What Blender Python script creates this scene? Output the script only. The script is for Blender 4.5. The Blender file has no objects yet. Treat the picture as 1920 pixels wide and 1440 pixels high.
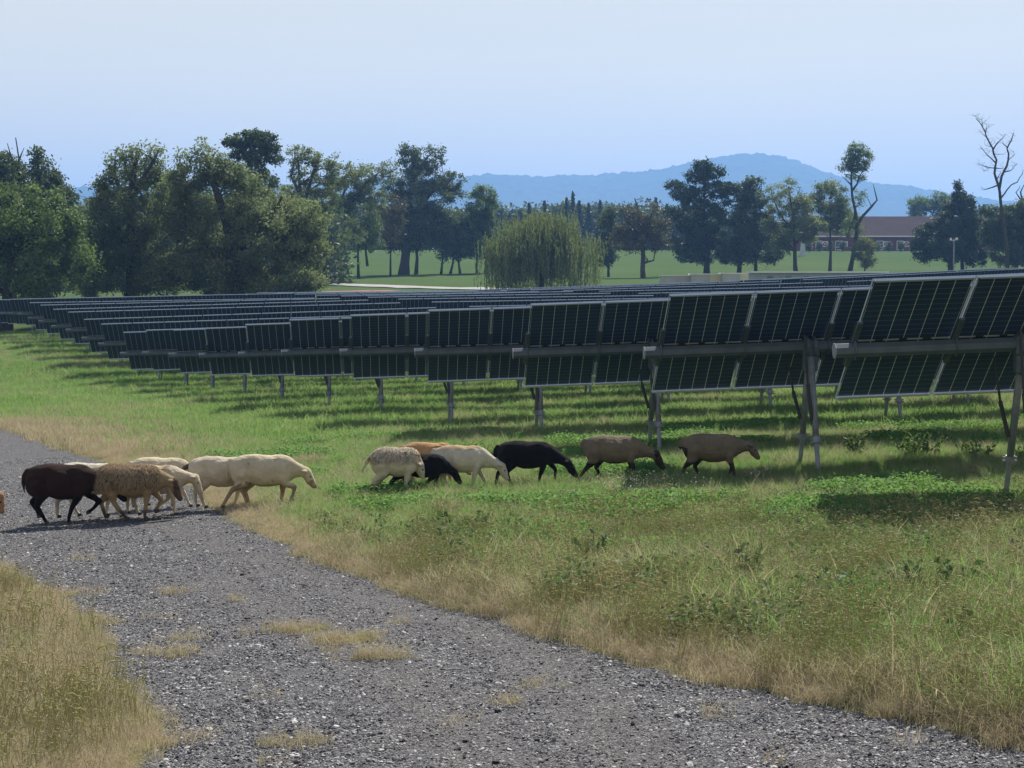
import bpy, bmesh, math, random
import numpy as np
from mathutils import Vector, Matrix, noise as mnoise
R = math.radians
rng = np.random.default_rng(7)
random.seed(7)
sc = bpy.context.scene
COL = sc.collection

# ---------------------------------------------------------------- camera, world, sun, exposure
FPX = 3600.0                       # focal length in pixels of the 1920 px wide photograph
PITCH = math.atan(180 / FPX)
CZ = 2.4                           # eye height above the ground under the camera
cam_d = bpy.data.cameras.new('camera')
cam = bpy.data.objects.new('camera', cam_d); COL.objects.link(cam)
cam_d.sensor_width = 36.0; cam_d.lens = 36.0 * FPX / 1920.0
cam_d.clip_start = 0.1; cam_d.clip_end = 20000
cam.location = (0, 0, CZ); cam.rotation_euler = (R(90) - PITCH, 0, 0)
sc.camera = cam

SUN_EL, SUN_AZ = R(48), math.atan2(0.36, 0.92)      # azimuth from +Y towards +X: the sun stands behind the scene, a little to the right
w = bpy.data.worlds.new('World'); sc.world = w; w.use_nodes = True
nt = w.node_tree; nt.nodes.clear()
wo = nt.nodes.new('ShaderNodeOutputWorld'); bg = nt.nodes.new('ShaderNodeBackground')
sky = nt.nodes.new('ShaderNodeTexSky'); sky.sky_type = 'NISHITA'; sky.sun_disc = False
sky.sun_elevation = SUN_EL; sky.sun_rotation = SUN_AZ
sky.air_density = 1.6; sky.dust_density = 0.6; sky.ozone_density = 2.0; sky.altitude = 150
bg.inputs['Strength'].default_value = 0.080
# thin high haze veils the clear sky: blend towards an even pale blue, with very faint cloud bands
tc_ = nt.nodes.new('ShaderNodeTexCoord'); mp_ = nt.nodes.new('ShaderNodeMapping'); mp_.inputs['Scale'].default_value = (1.6, 1.6, 9.0); cn = nt.nodes.new('ShaderNodeTexNoise'); cn.inputs['Scale'].default_value = 1.7; cn.inputs['Detail'].default_value = 4
nt.links.new(tc_.outputs['Generated'], mp_.inputs[0]); nt.links.new(mp_.outputs[0], cn.inputs['Vector'])
cr_ = nt.nodes.new('ShaderNodeValToRGB'); cr_.color_ramp.elements[0].position = .3; cr_.color_ramp.elements[0].color = (6.7, 5.85, 4.0, 1); cr_.color_ramp.elements[1].position = .75; cr_.color_ramp.elements[1].color = (7.4, 6.4, 4.35, 1)
nt.links.new(cn.outputs['Fac'], cr_.inputs[0])
veil = nt.nodes.new('ShaderNodeMix'); veil.data_type = 'RGBA'; veil.inputs[0].default_value = .84
sz_ = nt.nodes.new('ShaderNodeSeparateXYZ'); mr_ = nt.nodes.new('ShaderNodeMapRange'); zn = nt.nodes.new('ShaderNodeMix'); zn.data_type = 'RGBA'
nt.links.new(tc_.outputs['Generated'], sz_.inputs[0]); nt.links.new(sz_.outputs[2], mr_.inputs[0]); mr_.inputs[1].default_value = .12; mr_.inputs[2].default_value = .6
nt.links.new(mr_.outputs[0], zn.inputs[0]); nt.links.new(cr_.outputs[0], zn.inputs[6]); zn.inputs[7].default_value = (1.7, 2.2, 3.4, 1)   # deeper blue overhead
nt.links.new(sky.outputs[0], veil.inputs[6]); nt.links.new(zn.outputs[2], veil.inputs[7]); nt.links.new(veil.outputs[2], bg.inputs[0]); nt.links.new(bg.outputs[0], wo.inputs[0])
sl = bpy.data.lights.new('sun', 'SUN'); sl.energy = 5.0; sl.angle = R(0.6); sl.color = (1.0, 0.94, 0.84)
so = bpy.data.objects.new('sun', sl); COL.objects.link(so)
sdir = Vector((math.sin(SUN_AZ) * math.cos(SUN_EL), math.cos(SUN_AZ) * math.cos(SUN_EL), math.sin(SUN_EL)))
so.rotation_euler = sdir.to_track_quat('Z', 'Y').to_euler(); so.location = (60, 120, 120)
sc.view_settings.view_transform = 'Standard'; sc.view_settings.look = 'None'
sc.view_settings.exposure = 0.85; sc.view_settings.gamma = 1.0
sc.cycles.use_denoising = True
sc.cycles.max_bounces = 6; sc.cycles.transparent_max_bounces = 6; sc.cycles.volume_bounces = 0

# ---------------------------------------------------------------- helpers
_sp, _cp = math.sin(PITCH), math.cos(PITCH)
def at(u, v, D):
    """world point seen at photograph pixel (u, v), at the distance y = D"""
    a = (u - 960) / FPX; b = (720 - v) / FPX
    dy = _cp + b * _sp; dz = -_sp + b * _cp
    t = D / dy
    return Vector((a * t, D, CZ + dz * t))

DK = np.array([-60, 0, 20, 40, 60, 72, 85, 97, 109, 125, 150, 180, 215, 250, 300, 360, 420, 600, 1000, 2000, 7000.])
XK = np.array([-80, -40, -27, -13, 0, 16, 29, 60, 120.])
def _pl(D): return [-2.31 + .033 * x - .0124 * D for x in (-52, -38, -27, -13, 0, 16, 29, 45, 60)]
G = np.array([
    _pl(-60), _pl(0), _pl(20), _pl(40),
    [-4.5, -4.2, -3.85, -3.47, -3.05, -2.53, -2.1, -1.5, -1.0],
    [-4.6, -4.3, -3.95, -3.58, -3.15, -2.75, -2.4, -1.6, -1.1],
    [-4.3, -3.8, -3.40, -3.05, -2.75, -2.6, -2.35, -1.5, -1.0],
    [-3.6, -3.3, -2.98, -2.75, -2.5, -2.3, -2.0, -1.0, -.5],
    [-3.2, -3.0, -2.85, -2.57, -2.4, -1.8, -1.2, -.1, .4],
    [-3.0, -2.8, -2.55, -2.35, -2.2, -1.6, -1.05, 0, .5],
    [-2.4, -2.2, -2.0, -1.75, -1.35, -.85, -.3, .3, .7],
    [-1.5, -1.2, -.9, -.6, -.25, .1, .4, .8, 1.1],
    [.3, .5, .6, .8, .9, .95, 1.1, 1.4, 1.8],
    [1.6] * 3 + [1.75] * 6, [3.9] * 9, [6.9] * 9, [8.2] * 9, [8.6] * 9, [7.0] * 9, [4.0] * 9, [2.0] * 9]) + CZ
def _herm(xk, F, x, axis0=True):
    """monotone-ish cubic interpolation of the rows of F at the knots xk"""
    x = np.clip(x, xk[0], xk[-1])
    i = np.clip(np.searchsorted(xk, x) - 1, 0, len(xk) - 2)
    h = xk[1:] - xk[:-1]
    d = (F[1:] - F[:-1]) / h.reshape(-1, *([1] * (F.ndim - 1)))
    m = np.zeros_like(F); m[0] = d[0]; m[-1] = d[-1]; m[1:-1] = .5 * (d[1:] + d[:-1])
    bad = (d[1:] * d[:-1]) <= 0
    m[1:-1][bad] = 0
    return i, h[i], (x - xk[i]) / h[i], m
def ground(x, y):
    x = np.atleast_1d(np.asarray(x, float)); y = np.atleast_1d(np.asarray(y, float))
    i, h, t, m = _herm(DK, G, y)
    t = t[:, None]; h = h[:, None]
    row = (2*t**3 - 3*t**2 + 1) * G[i] + (t**3 - 2*t**2 + t) * h * m[i] + (-2*t**3 + 3*t**2) * G[i+1] + (t**3 - t**2) * h * m[i+1]
    xc = np.clip(x, XK[0], XK[-1])
    j = np.clip(np.searchsorted(XK, xc) - 1, 0, len(XK) - 2)
    u = (xc - XK[j]) / (XK[j+1] - XK[j])
    n = np.arange(len(x))
    hx = XK[1:] - XK[:-1]; dd = (row[:, 1:] - row[:, :-1]) / hx
    mm = np.zeros_like(row); mm[:, 0] = dd[:, 0]; mm[:, -1] = dd[:, -1]; mm[:, 1:-1] = .5 * (dd[:, 1:] + dd[:, :-1])
    H = hx[j]
    z = (2*u**3-3*u**2+1)*row[n, j] + (u**3-2*u**2+u)*H*mm[n, j] + (-2*u**3+3*u**2)*row[n, j+1] + (u**3-u**2)*H*mm[n, j+1]
    # small natural unevenness
    z = z + .03 * np.sin(x * .9 + 1.3 * np.sin(y * .31)) * np.sin(y * .53 + x * .21) * np.clip(y / 12, 0, 1)
    z = z - .14 * np.exp(-((x - 6.5) / 4.5) ** 2 - ((y - 19.5) / 5.0) ** 2)
    return z
def gz(x, y): return float(ground([x], [y])[0])
def gpx(u, v, dmin=3.0, dmax=400.0):
    """ground point seen at photograph pixel (u, v)"""
    D = np.concatenate([np.arange(dmin, 60, .25), np.arange(60, dmax, 1.0)])
    b = (720 - v) / FPX; a = (u - 960) / FPX
    dy = _cp + b * _sp; dz = -_sp + b * _cp
    X = a * D / dy; Z = CZ + dz * D / dy
    k = np.argmax(Z <= ground(X, D))
    if Z[k] > ground([X[k]], [D[k]])[0]: k = len(D) - 1
    lo, hi = (D[k-1] if k else D[0]), D[k]
    for _ in range(14):
        m = .5 * (lo + hi)
        if CZ + dz * m / dy <= gz(a * m / dy, m): hi = m
        else: lo = m
    return Vector((a * hi / dy, hi, gz(a * hi / dy, hi)))

def tag(o, label=None, cat=None, group=None, kind=None):
    if label: o['label'] = label
    if cat: o['category'] = cat
    if group: o['group'] = group
    if kind: o['kind'] = kind
    return o
def empty(name, loc=(0, 0, 0), rz=0.0):
    o = bpy.data.objects.new(name, None); COL.objects.link(o)
    o.location = loc; o.rotation_euler = (0, 0, rz); o.empty_display_size = .3
    return o
class MB:
    """collects boxes, tubes and quads as one mesh"""
    def __init__(s): s.v = []; s.f = []; s.m = []
    def add(s, vs, fs, mi=0):
        b = len(s.v); s.v += [tuple(p) for p in vs]; s.f += [tuple(i + b for i in q) for q in fs]; s.m += [mi] * len(fs); return s
    def box(s, x0, x1, y0, y1, z0, z1, mi=0, M=None, bev=0.0):
        if bev:
            bm = bmesh.new(); bmesh.ops.create_cube(bm, size=1)
            for q in bm.verts: q.co = Vector(((x0+x1)/2 + q.co.x*(x1-x0), (y0+y1)/2 + q.co.y*(y1-y0), (z0+z1)/2 + q.co.z*(z1-z0)))
            bmesh.ops.bevel(bm, geom=bm.edges[:], offset=bev, segments=1, affect='EDGES')
            bm.verts.index_update()
            vs = [q.co.copy() for q in bm.verts]; fs = [[q.index for q in f.verts] for f in bm.faces]; bm.free()
        else:
            vs = [Vector(p) for p in ((x0,y0,z0),(x1,y0,z0),(x1,y1,z0),(x0,y1,z0),(x0,y0,z1),(x1,y0,z1),(x1,y1,z1),(x0,y1,z1))]
            fs = [(0,3,2,1),(4,5,6,7),(0,1,5,4),(1,2,6,5),(2,3,7,6),(3,0,4,7)]
        if M is not None: vs = [M @ q for q in vs]
        return s.add(vs, fs, mi)
    def tube(s, pts, rad, n=8, mi=0, cap=True, rot=0.0):
        pts = [Vector(p) for p in pts]
        if not hasattr(rad, '__len__'): rad = [rad] * len(pts)
        rings = []; vs = []; fs = []
        ref = None
        for i, p in enumerate(pts):
            d = (pts[min(i+1, len(pts)-1)] - pts[max(i-1, 0)])
            d = d.normalized() if d.length > 1e-9 else Vector((0, 0, 1))
            if ref is None:
                ref = Vector((0, 0, 1)) if abs(d.z) < .9 else Vector((1, 0, 0))
            a = (ref - d * ref.dot(d)).normalized(); ref = a
            b = d.cross(a)
            for k in range(n):
                t = 2 * math.pi * k / n + rot
                vs.append(p + (a * math.cos(t) + b * math.sin(t)) * rad[i])
        for i in range(len(pts) - 1):
            for k in range(n):
                k2 = (k + 1) % n
                fs.append((i*n+k, i*n+k2, (i+1)*n+k2, (i+1)*n+k))
        if cap:
            fs.append(tuple(range(n))[::-1]); fs.append(tuple((len(pts)-1)*n + k for k in range(n)))
        return s.add(vs, fs, mi)
    def mesh(s, name, mats, smooth=False):
        me = bpy.data.meshes.new(name); me.from_pydata(s.v, [], s.f)
        for m in (mats if isinstance(mats, (list, tuple)) else [mats]): me.materials.append(m)
        me.polygons.foreach_set('material_index', s.m)
        if smooth: me.polygons.foreach_set('use_smooth', [True] * len(me.polygons))
        me.update(); return me
    def build(s, name, mats, parent=None, smooth=False):
        return link(s.mesh(name, mats, smooth), name, parent)
def link(me, name, parent=None):
    o = bpy.data.objects.new(name, me); COL.objects.link(o)
    if parent: o.parent = parent
    return o
def mesh_np(name, V, F, mats, attr=None, smooth=False):
    """V (N,3), F (M,k) with constant k; attr = per-corner-free FLOAT point attribute dict"""
    me = bpy.data.meshes.new(name)
    V = np.asarray(V, np.float32); F = np.asarray(F, np.int32); k = F.shape[1]
    me.vertices.add(len(V)); me.vertices.foreach_set('co', V.ravel())
    me.loops.add(F.size); me.loops.foreach_set('vertex_index', F.ravel())
    me.polygons.add(len(F)); me.polygons.foreach_set('loop_start', np.arange(0, F.size, k, dtype=np.int32))
    me.polygons.foreach_set('loop_total', np.full(len(F), k, np.int32))
    for n, a in (attr or {}).items():
        at_ = me.attributes.new(n, 'FLOAT', 'POINT'); at_.data.foreach_set('value', np.asarray(a, np.float32))
    for m in (mats if isinstance(mats, (list, tuple)) else [mats]): me.materials.append(m)
    if smooth: me.polygons.foreach_set('use_smooth', np.ones(len(F), bool))
    me.update(calc_edges=True); return me

# ---------------------------------------------------------------- materials
class NT:
    def __init__(s, name):
        s.m = bpy.data.materials.new(name); s.m.use_nodes = True; s.t = s.m.node_tree; s.t.nodes.clear()
        s.out = s.n('ShaderNodeOutputMaterial')
    def n(s, typ, **kw):
        x = s.t.nodes.new(typ)
        for k, v in kw.items(): setattr(x, k, v)
        return x
    def l(s, a, b): s.t.links.new(a, b)
    def math(s, op, a, b=None, c=None, clamp=False):
        x = s.n('ShaderNodeMath', operation=op, use_clamp=clamp)
        for i, q in enumerate((a, b, c)):
            if q is None: continue
            if isinstance(q, (int, float)): x.inputs[i].default_value = q
            else: s.l(q, x.inputs[i])
        return x.outputs[0]
    def mix(s, f, a, b, blend='MIX'):
        x = s.n('ShaderNodeMix', data_type='RGBA', blend_type=blend)
        for sock, q in ((x.inputs[0], f), (x.inputs[6], a), (x.inputs[7], b)):
            if isinstance(q, (int, float)): sock.default_value = q
            elif isinstance(q, tuple): sock.default_value = (*q, 1) if len(q) == 3 else q
            else: s.l(q, sock)
        return x.outputs[2]
    def ramp(s, f, stops, interp='LINEAR'):
        x = s.n('ShaderNodeValToRGB'); x.color_ramp.interpolation = interp
        e = x.color_ramp.elements
        while len(e) < len(stops): e.new(.5)
        for q, (p, c) in zip(e, stops): q.position = p; q.color = (*c, 1) if len(c) == 3 else c
        s.l(f, x.inputs[0]); return x.outputs[0]
    def noise(s, vec, scale, detail=3, rough=.55, col=False, dist=0.0):
        x = s.n('ShaderNodeTexNoise'); x.inputs['Scale'].default_value = scale; x.inputs['Detail'].default_value = detail
        x.inputs['Roughness'].default_value = rough; x.inputs['Distortion'].default_value = dist
        if vec is not None: s.l(vec, x.inputs['Vector'])
        return x.outputs['Color' if col else 'Fac']
    def pos(s): return s.n('ShaderNodeNewGeometry').outputs['Position']
    def obj(s): return s.n('ShaderNodeTexCoord').outputs['Object']
    def attr(s, name): return s.n('ShaderNodeAttribute', attribute_name=name).outputs['Fac']
    def rand(s): return s.n('ShaderNodeObjectInfo').outputs['Random']
    def bsdf(s, col, rough=.8, spec=.3, metal=0.0, bump=None, bstr=.3, bdist=.02, trans=0.0, tcol=None, sheen=0.0):
        b = s.n('ShaderNodeBsdfPrincipled')
        for nm, q in (('Base Color', col), ('Roughness', rough), ('Specular IOR Level', spec), ('Metallic', metal), ('Sheen Weight', sheen)):
            if isinstance(q, (int, float)): b.inputs[nm].default_value = q
            elif isinstance(q, tuple): b.inputs[nm].default_value = (*q, 1)
            else: s.l(q, b.inputs[nm])
        if bump is not None:
            bn = s.n('ShaderNodeBump'); bn.inputs['Strength'].default_value = bstr; bn.inputs['Distance'].default_value = bdist
            s.l(bump, bn.inputs['Height']); s.l(bn.outputs[0], b.inputs['Normal'])
        o = b.outputs[0]
        if trans:
            t = s.n('ShaderNodeBsdfTranslucent'); c = tcol if tcol is not None else col
            if isinstance(c, tuple): t.inputs[0].default_value = (*c, 1)
            else: s.l(c, t.inputs[0])
            mx = s.n('ShaderNodeMixShader'); mx.inputs[0].default_value = trans
            s.l(o, mx.inputs[1]); s.l(t.outputs[0], mx.inputs[2]); o = mx.outputs[0]
        s.l(o, s.out.inputs[0]); return s.m
def plain(name, c, rough=.7, spec=.3, metal=0.0, nscale=0, namp=.2, bump=0.0):
    n = NT(name); p = n.obj()
    if nscale:
        f = n.noise(p, nscale, 4)
        lo = tuple(q * (1 - namp) for q in c); hi = tuple(min(1, q * (1 + namp)) for q in c)
        col = n.ramp(f, [(.3, lo), (.7, hi)])
        return n.bsdf(col, rough, spec, metal, bump=f if bump else None, bstr=bump)
    return n.bsdf(c, rough, spec, metal)
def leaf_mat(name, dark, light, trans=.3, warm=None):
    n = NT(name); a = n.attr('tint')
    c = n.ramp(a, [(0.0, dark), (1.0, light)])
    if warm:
        f = n.ramp(n.noise(n.pos(), .45, 2), [(.52, (0, 0, 0)), (.66, (1, 1, 1))])
        c = n.mix(n.math('MULTIPLY', f, .4), c, warm)
    tc = n.mix(.5, c, (.11, .17, .03))
    return n.bsdf(c, .6, .3, trans=trans, tcol=tc)
# ---------------------------------------------------------------- setting: ground sheet with gravel road
_re = [(-2600, 690), (-1500, 735), (-700, 770), (0, 803), (60, 822), (130, 848), (200, 868), (300, 893), (372, 917), (402, 950), (440, 975), (520, 1010),
       (600, 1050), (700, 1083), (760, 1108), (830, 1133), (950, 1165), (1030, 1195), (1130, 1220), (1230, 1250), (1300, 1265),
       (1400, 1285), (1500, 1305), (1600, 1325), (1700, 1350), (1800, 1372), (1920, 1402), (2300, 1500), (3300, 1800), (5200, 2500)]
_le = [(-2600, 800), (-1200, 880), (-500, 960), (-150, 1020), (0, 1062), (40, 1085), (90, 1105), (135, 1128), (150, 1150), (180, 1182), (200, 1215), (215, 1260),
       (260, 1300), (325, 1362), (330, 1385), (262, 1405), (240, 1440), (180, 1560), (0, 1900), (-300, 2600)]
RE = np.array([gpx(*p, dmin=1.0)[:2] for p in _re]); LE = np.array([gpx(*p, dmin=1.0)[:2] for p in _le])
RE = np.vstack([RE, [8, -30.]]); LE = np.vstack([LE, [-3, -30.]])
ROAD = np.vstack([RE, LE[::-1]])
def poly_sd(P, Q):
    """signed distance of points P to polygon Q, positive inside"""
    d = np.full(len(P), 1e9); ins = np.zeros(len(P), bool)
    for a, b in zip(Q, np.roll(Q, -1, 0)):
        e = b - a; wv = P - a
        t = np.clip((wv @ e) / max(e @ e, 1e-9), 0, 1)
        d = np.minimum(d, np.hypot(*(wv - t[:, None] * e).T))
        c = (a[1] > P[:, 1]) != (b[1] > P[:, 1])
        if c.any():
            xx = (b[0] - a[0]) * (P[:, 1] - a[1]) / ((b[1] - a[1]) or 1e-9) + a[0]
            ins ^= c & (P[:, 0] < xx)
    return np.where(ins, d, -d)
def wob(x, y, s, seed=0.0):
    """cheap smooth 2-D noise in about -1..1, vectorised"""
    x = x * s + seed; y = y * s + seed * 1.7
    return (np.sin(x + 1.7 * np.sin(y * .7 + 1.1)) * np.sin(y * 1.1 + 1.3 * np.sin(x * .8 + 2.2))
            + .6 * np.sin(2.3 * x + 1.9 * np.sin(1.9 * y) + 3.1) * np.sin(2.1 * y - 1.2 * np.sin(1.6 * x)) ) / 1.6
# grass islands growing in the gravel: (u, v, half width m, half depth m)
ISL = [(300, 1222, .30, .16), (565, 1178, .42, .25), (650, 1196, .40, .28), (705, 1228, .42, .20), (350, 1195, .2, .1), (110, 1112, .45, .2), (180, 1165, .3, .15),
       (500, 1302, .16, .07), (545, 1388, .2, .08), (610, 1215, .2, .1), (950, 1310, .2, .07), (730, 1165, .25, .1), (465, 1120, .25, .1), (1050, 1280, .2, .08), (330, 1385, .25, .12)]
ISL = [(gpx(u, v), a * .72, b * .75) for u, v, a, b in ISL]
def gravel_sd(x, y):
    P = np.stack([x, y], 1)
    sd = poly_sd(P, ROAD) + .10 * wob(x, y, 3.1) + .05 * wob(x, y, 9.0, 3)
    for c, a, b in ISL:
        q = np.sqrt(((x - c.x) / a) ** 2 + ((y - c.y) / b) ** 2)
        sd = np.minimum(sd, (q - 1) * min(a, b) + .14 * wob(x, y, 13, 5) + .07 + .06 * wob(x, y, 29, 7))
    return sd

def nonuni(pieces):
    out = []
    for a, b, st in pieces: out += list(np.arange(a, b, st))
    return np.array(out + [pieces[-1][1]])
gx = np.concatenate([-np.geomspace(7000, 60, 40), nonuni([(-60, -22, 1.5), (-22, -7, .3), (-7, 6.5, .09), (6.5, 15, .3), (15, 60, 1.5)])[:-1], np.geomspace(60, 7000, 40)])
gy = np.concatenate([nonuni([(-60, 4, 4), (4, 30, .09), (30, 60, .3), (60, 130, .8), (130, 500, 4)])[:-1], np.geomspace(500, 6200, 40)])
gx = np.unique(gx); gy = np.unique(gy)
X, Y = np.meshgrid(gx, gy); X = X.ravel(); Y = Y.ravel()
Z = ground(X, Y)
near = (np.abs(X) < 60) & (Y > -40) & (Y < 90)
mask = np.full(len(X), -1.0); mask[near] = gravel_sd(X[near], Y[near])
nz = np.where(near, .018 * wob(X, Y, 7.0, 1) + .012 * wob(X, Y, 17.0, 2), 0)
Z = Z + np.where(mask > 0, nz * .5 - .02, nz)
nx, ny = len(gx), len(gy)
idx = np.arange(nx * ny).reshape(ny, nx)
F = np.stack([idx[:-1, :-1].ravel(), idx[:-1, 1:].ravel(), idx[1:, 1:].ravel(), idx[1:, :-1].ravel()], 1)

n = NT('ground'); p = n.pos(); m = n.attr('gravel')
rag = n.math('ADD', m, n.math('MULTIPLY', n.math('SUBTRACT', n.noise(p, 26, 3), .5), .16))
isg = n.math('MULTIPLY_ADD', rag, 14.0, .5, clamp=True)
# gravel: crushed grey stone, fine dust in the wheel tracks
vo = n.n('ShaderNodeTexVoronoi'); vo.inputs['Scale'].default_value = 60; n.l(p, vo.inputs['Vector'])
vo2 = n.n('ShaderNodeTexVoronoi'); vo2.inputs['Scale'].default_value = 130; n.l(p, vo2.inputs['Vector'])
sep = n.n('ShaderNodeSeparateColor'); n.l(vo.outputs['Color'], sep.inputs[0])
sep2 = n.n('ShaderNodeSeparateColor'); n.l(vo2.outputs['Color'], sep2.inputs[0])
stone = n.ramp(sep.outputs[0], [(0, (.022, .024, .03)), (.4, (.075, .075, .083)), (.7, (.135, .132, .138)), (.9, (.22, .215, .215)), (1, (.45, .44, .42))])
grit = n.ramp(sep2.outputs[0], [(0, (.020, .020, .023)), (.45, (.070, .069, .072)), (.82, (.21, .204, .20)), (1, (.5, .48, .46))])
dust = n.mix(.35, grit, (.15, .135, .125))
pat = n.ramp(n.noise(p, .9, 3, .6), [(.42, (0, 0, 0)), (.66, (1, 1, 1))])
trk = n.ramp(n.attr('track'), [(.2, (0, 0, 0)), (.8, (1, 1, 1))])
fd = n.math('MULTIPLY', n.math('MAXIMUM', n.math('MULTIPLY', pat, .35), n.math('MULTIPLY', trk, .62)), .75)
gcol = n.mix(fd, n.mix(.55, stone, grit), dust)
gcol = n.mix(n.math('MULTIPLY', n.ramp(n.noise(p, 2.6, 4, .6), [(.55, (0, 0, 0)), (.75, (1, 1, 1))]), .5), gcol, (.085, .08, .08))
# turf soil and far lawn
so1 = n.ramp(n.noise(p, 3.0, 5, .65), [(.3, (.032, .040, .015)), (.5, (.05, .075, .022)), (.7, (.09, .085, .035))])
lawn = n.ramp(n.noise(p, .05, 4, .6), [(.35, (.062, .104, .036)), (.65, (.084, .122, .046))])
lawn = n.mix(n.math('MULTIPLY', n.noise(p, 1.3, 5, .7), .6), lawn, (.060, .088, .032))
sy = n.n('ShaderNodeSeparateXYZ'); n.l(p, sy.inputs[0])
far = n.math('MULTIPLY_ADD', n.math('SUBTRACT', sy.outputs[1], 118), .05, 0, clamp=True)
turf = n.mix(far, so1, lawn)
tanm = n.attr('dry'); turf = n.mix(n.math('MULTIPLY', tanm, .8), turf, (.20, .175, .075))
hgt = n.math('ADD', n.math('MULTIPLY', n.math('SUBTRACT', 1.0, vo.outputs['Distance']), .5), n.math('MULTIPLY', n.math('SUBTRACT', 1.0, vo2.outputs['Distance']), .3))
hgt = n.math('ADD', n.math('MULTIPLY', hgt, isg), n.math('MULTIPLY', n.noise(p, 14, 4), 1.0))
MAT_GROUND = n.bsdf(n.mix(isg, turf, gcol), .92, n.math('MULTIPLY', isg, .08), bump=hgt, bstr=.85, bdist=.045)

TRK = []; track = np.zeros(len(X))
# wheel tracks follow the road: two fine bands where the stone is ground down
for line in ([(520, 1010 + 60), (380, 1080), (700, 1230), (900, 1400), (1100, 1600)], [(0, 860), (170, 940), (600, 1080), (960, 1200), (1200, 1420), (1350, 1600)]):
    Q = np.array([gpx(*q, dmin=1)[:2] for q in line]); TRK.append(Q); P = np.stack([X, Y], 1)[near]; d = np.full(len(P), 1e9)
    for a, b in zip(Q[:-1], Q[1:]):
        e = b - a; t = np.clip(((P - a) @ e) / (e @ e), 0, 1); d = np.minimum(d, np.hypot(*(P - a - t[:, None] * e).T))
    track[near] = np.maximum(track[near], np.clip(1.1 - d / .45, 0, 1))

P_ = np.stack([X, Y], 1)[near]
dry = np.zeros(len(X)); dry[near] = np.clip(1.0 - (-mask[near]) / 2.2, 0, 1) * (mask[near] < 0) * np.where(Y[near] > 40, .6, 1)
me = mesh_np('ground', np.stack([X, Y, Z], 1), F, MAT_GROUND, {'gravel': np.clip(mask, -1, 1), 'track': track, 'dry': dry}, smooth=True)
ground_ob = link(me, 'ground'); tag(ground_ob, kind='structure')

def ribbon(name, pts, widths, mat, lift=.05, kind='structure', step=.6):
    """a sheet laid along a polyline on the terrain"""
    pts = np.array(pts, float); seg = np.hypot(*(pts[1:] - pts[:-1]).T); L = np.concatenate([[0], np.cumsum(seg)])
    s_ = np.arange(0, L[-1], step); cx = np.interp(s_, L, pts[:, 0]); cy = np.interp(s_, L, pts[:, 1]); ww = np.interp(s_, L, widths)
    t = np.stack([np.gradient(cx), np.gradient(cy)], 1); t /= np.linalg.norm(t, axis=1)[:, None]; nn = np.stack([-t[:, 1], t[:, 0]], 1)
    V = []; K = 7
    for k in range(K):
        o = (k / (K - 1) - .5) * (1 + .12 * np.sin(s_ * .7 + k))
        x = cx + nn[:, 0] * ww * o; y = cy + nn[:, 1] * ww * o
        V.append(np.stack([x, y, ground(x, y) + lift], 1))
    V = np.array(V).transpose(1, 0, 2); ns = len(s_); ii = np.arange(ns * K).reshape(ns, K)
    Fq = np.stack([ii[:-1, :-1].ravel(), ii[1:, :-1].ravel(), ii[1:, 1:].ravel(), ii[:-1, 1:].ravel()], 1)
    o = link(mesh_np(name, V.reshape(-1, 3), Fq, mat, smooth=True), name); tag(o, kind=kind); return o
dq = [gpx(*q, dmin=113)[:2] for q in ((598, 534), (700, 537), (800, 540), (900, 542), (1000, 543.5), (1090, 545))]
ribbon('driveway', [(dq[0][0] - 45, dq[0][1] + 16)] + dq + [(dq[-1][0] + 8, dq[-1][1] - 4)], [3.2] * 8, plain('driveway_gravel', (.30, .285, .265), .9, .1, nscale=.8), .08)
dq = [gpx(*q, dmin=113)[:2] for q in ((610, 548), (660, 548.5), (700, 548), (745, 546))]
ribbon('red_dirt', dq, [1.5, 5, 6, 1.5], plain('red_dirt', (.26, .125, .08), .95, .1, nscale=.6, namp=.35), .09)

# ---------------------------------------------------------------- wooded mountain ridge 4 km away
ridge_px = [(-900, 372), (-500, 360), (-150, 352), (0, 350), (130, 350), (200, 346), (330, 343), (480, 346), (560, 344), (700, 332), (860, 330), (905, 323), (950, 325), (1000, 327),
            (1060, 326), (1130, 323), (1200, 318), (1255, 311), (1300, 300), (1350, 290), (1400, 284), (1440, 286), (1490, 296), (1540, 315),
            (1580, 330), (1620, 336), (1680, 342), (1740, 352), (1800, 364), (1860, 371), (1920, 378), (2100, 385), (2600, 400), (3200, 380)]
DM = 4200.0
rp = [at(u, v, DM) for u, v in ridge_px]; rx = np.array([p.x for p in rp]); rz = np.array([p.z for p in rp])
mx_ = np.arange(rx[0], rx[-1], 7.0); my_ = np.concatenate([np.arange(2600, 3900, 60.), np.arange(3900, 4300, 12.), np.arange(4300, 6000, 80.)])
MX, MY = np.meshgrid(mx_, my_); rr = np.interp(MX, rx, rz)
prof = np.where(MY < DM, np.clip((MY - 2600) / (DM - 2600), 0, 1) ** 1.25, np.clip(1 - (MY - DM) / 1900, 0, 1))
spur = 1 + .10 * np.sin(MX / 210 + MY / 500) * (1 - prof) + .05 * np.sin(MX / 75 + 2) * (1 - prof)
MZ = rr * prof * spur + (3.2 * wob(MX, MY, .05) + 3.0 * wob(MX, MY, .17, 4) + 1.6 * rng.standard_normal(MX.shape)) * np.clip(prof * 3, 0, 1) - 4
ii = np.arange(MX.size).reshape(MX.shape)
Fm = np.stack([ii[:-1, :-1].ravel(), ii[:-1, 1:].ravel(), ii[1:, 1:].ravel(), ii[1:, :-1].ravel()], 1)
n = NT('wooded_mountain'); c = n.ramp(n.noise(n.pos(), .02, 5, .7), [(.3, (.022, .04, .014)), (.7, (.05, .075, .025))]); n.bsdf(c, .95, .05)
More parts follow.
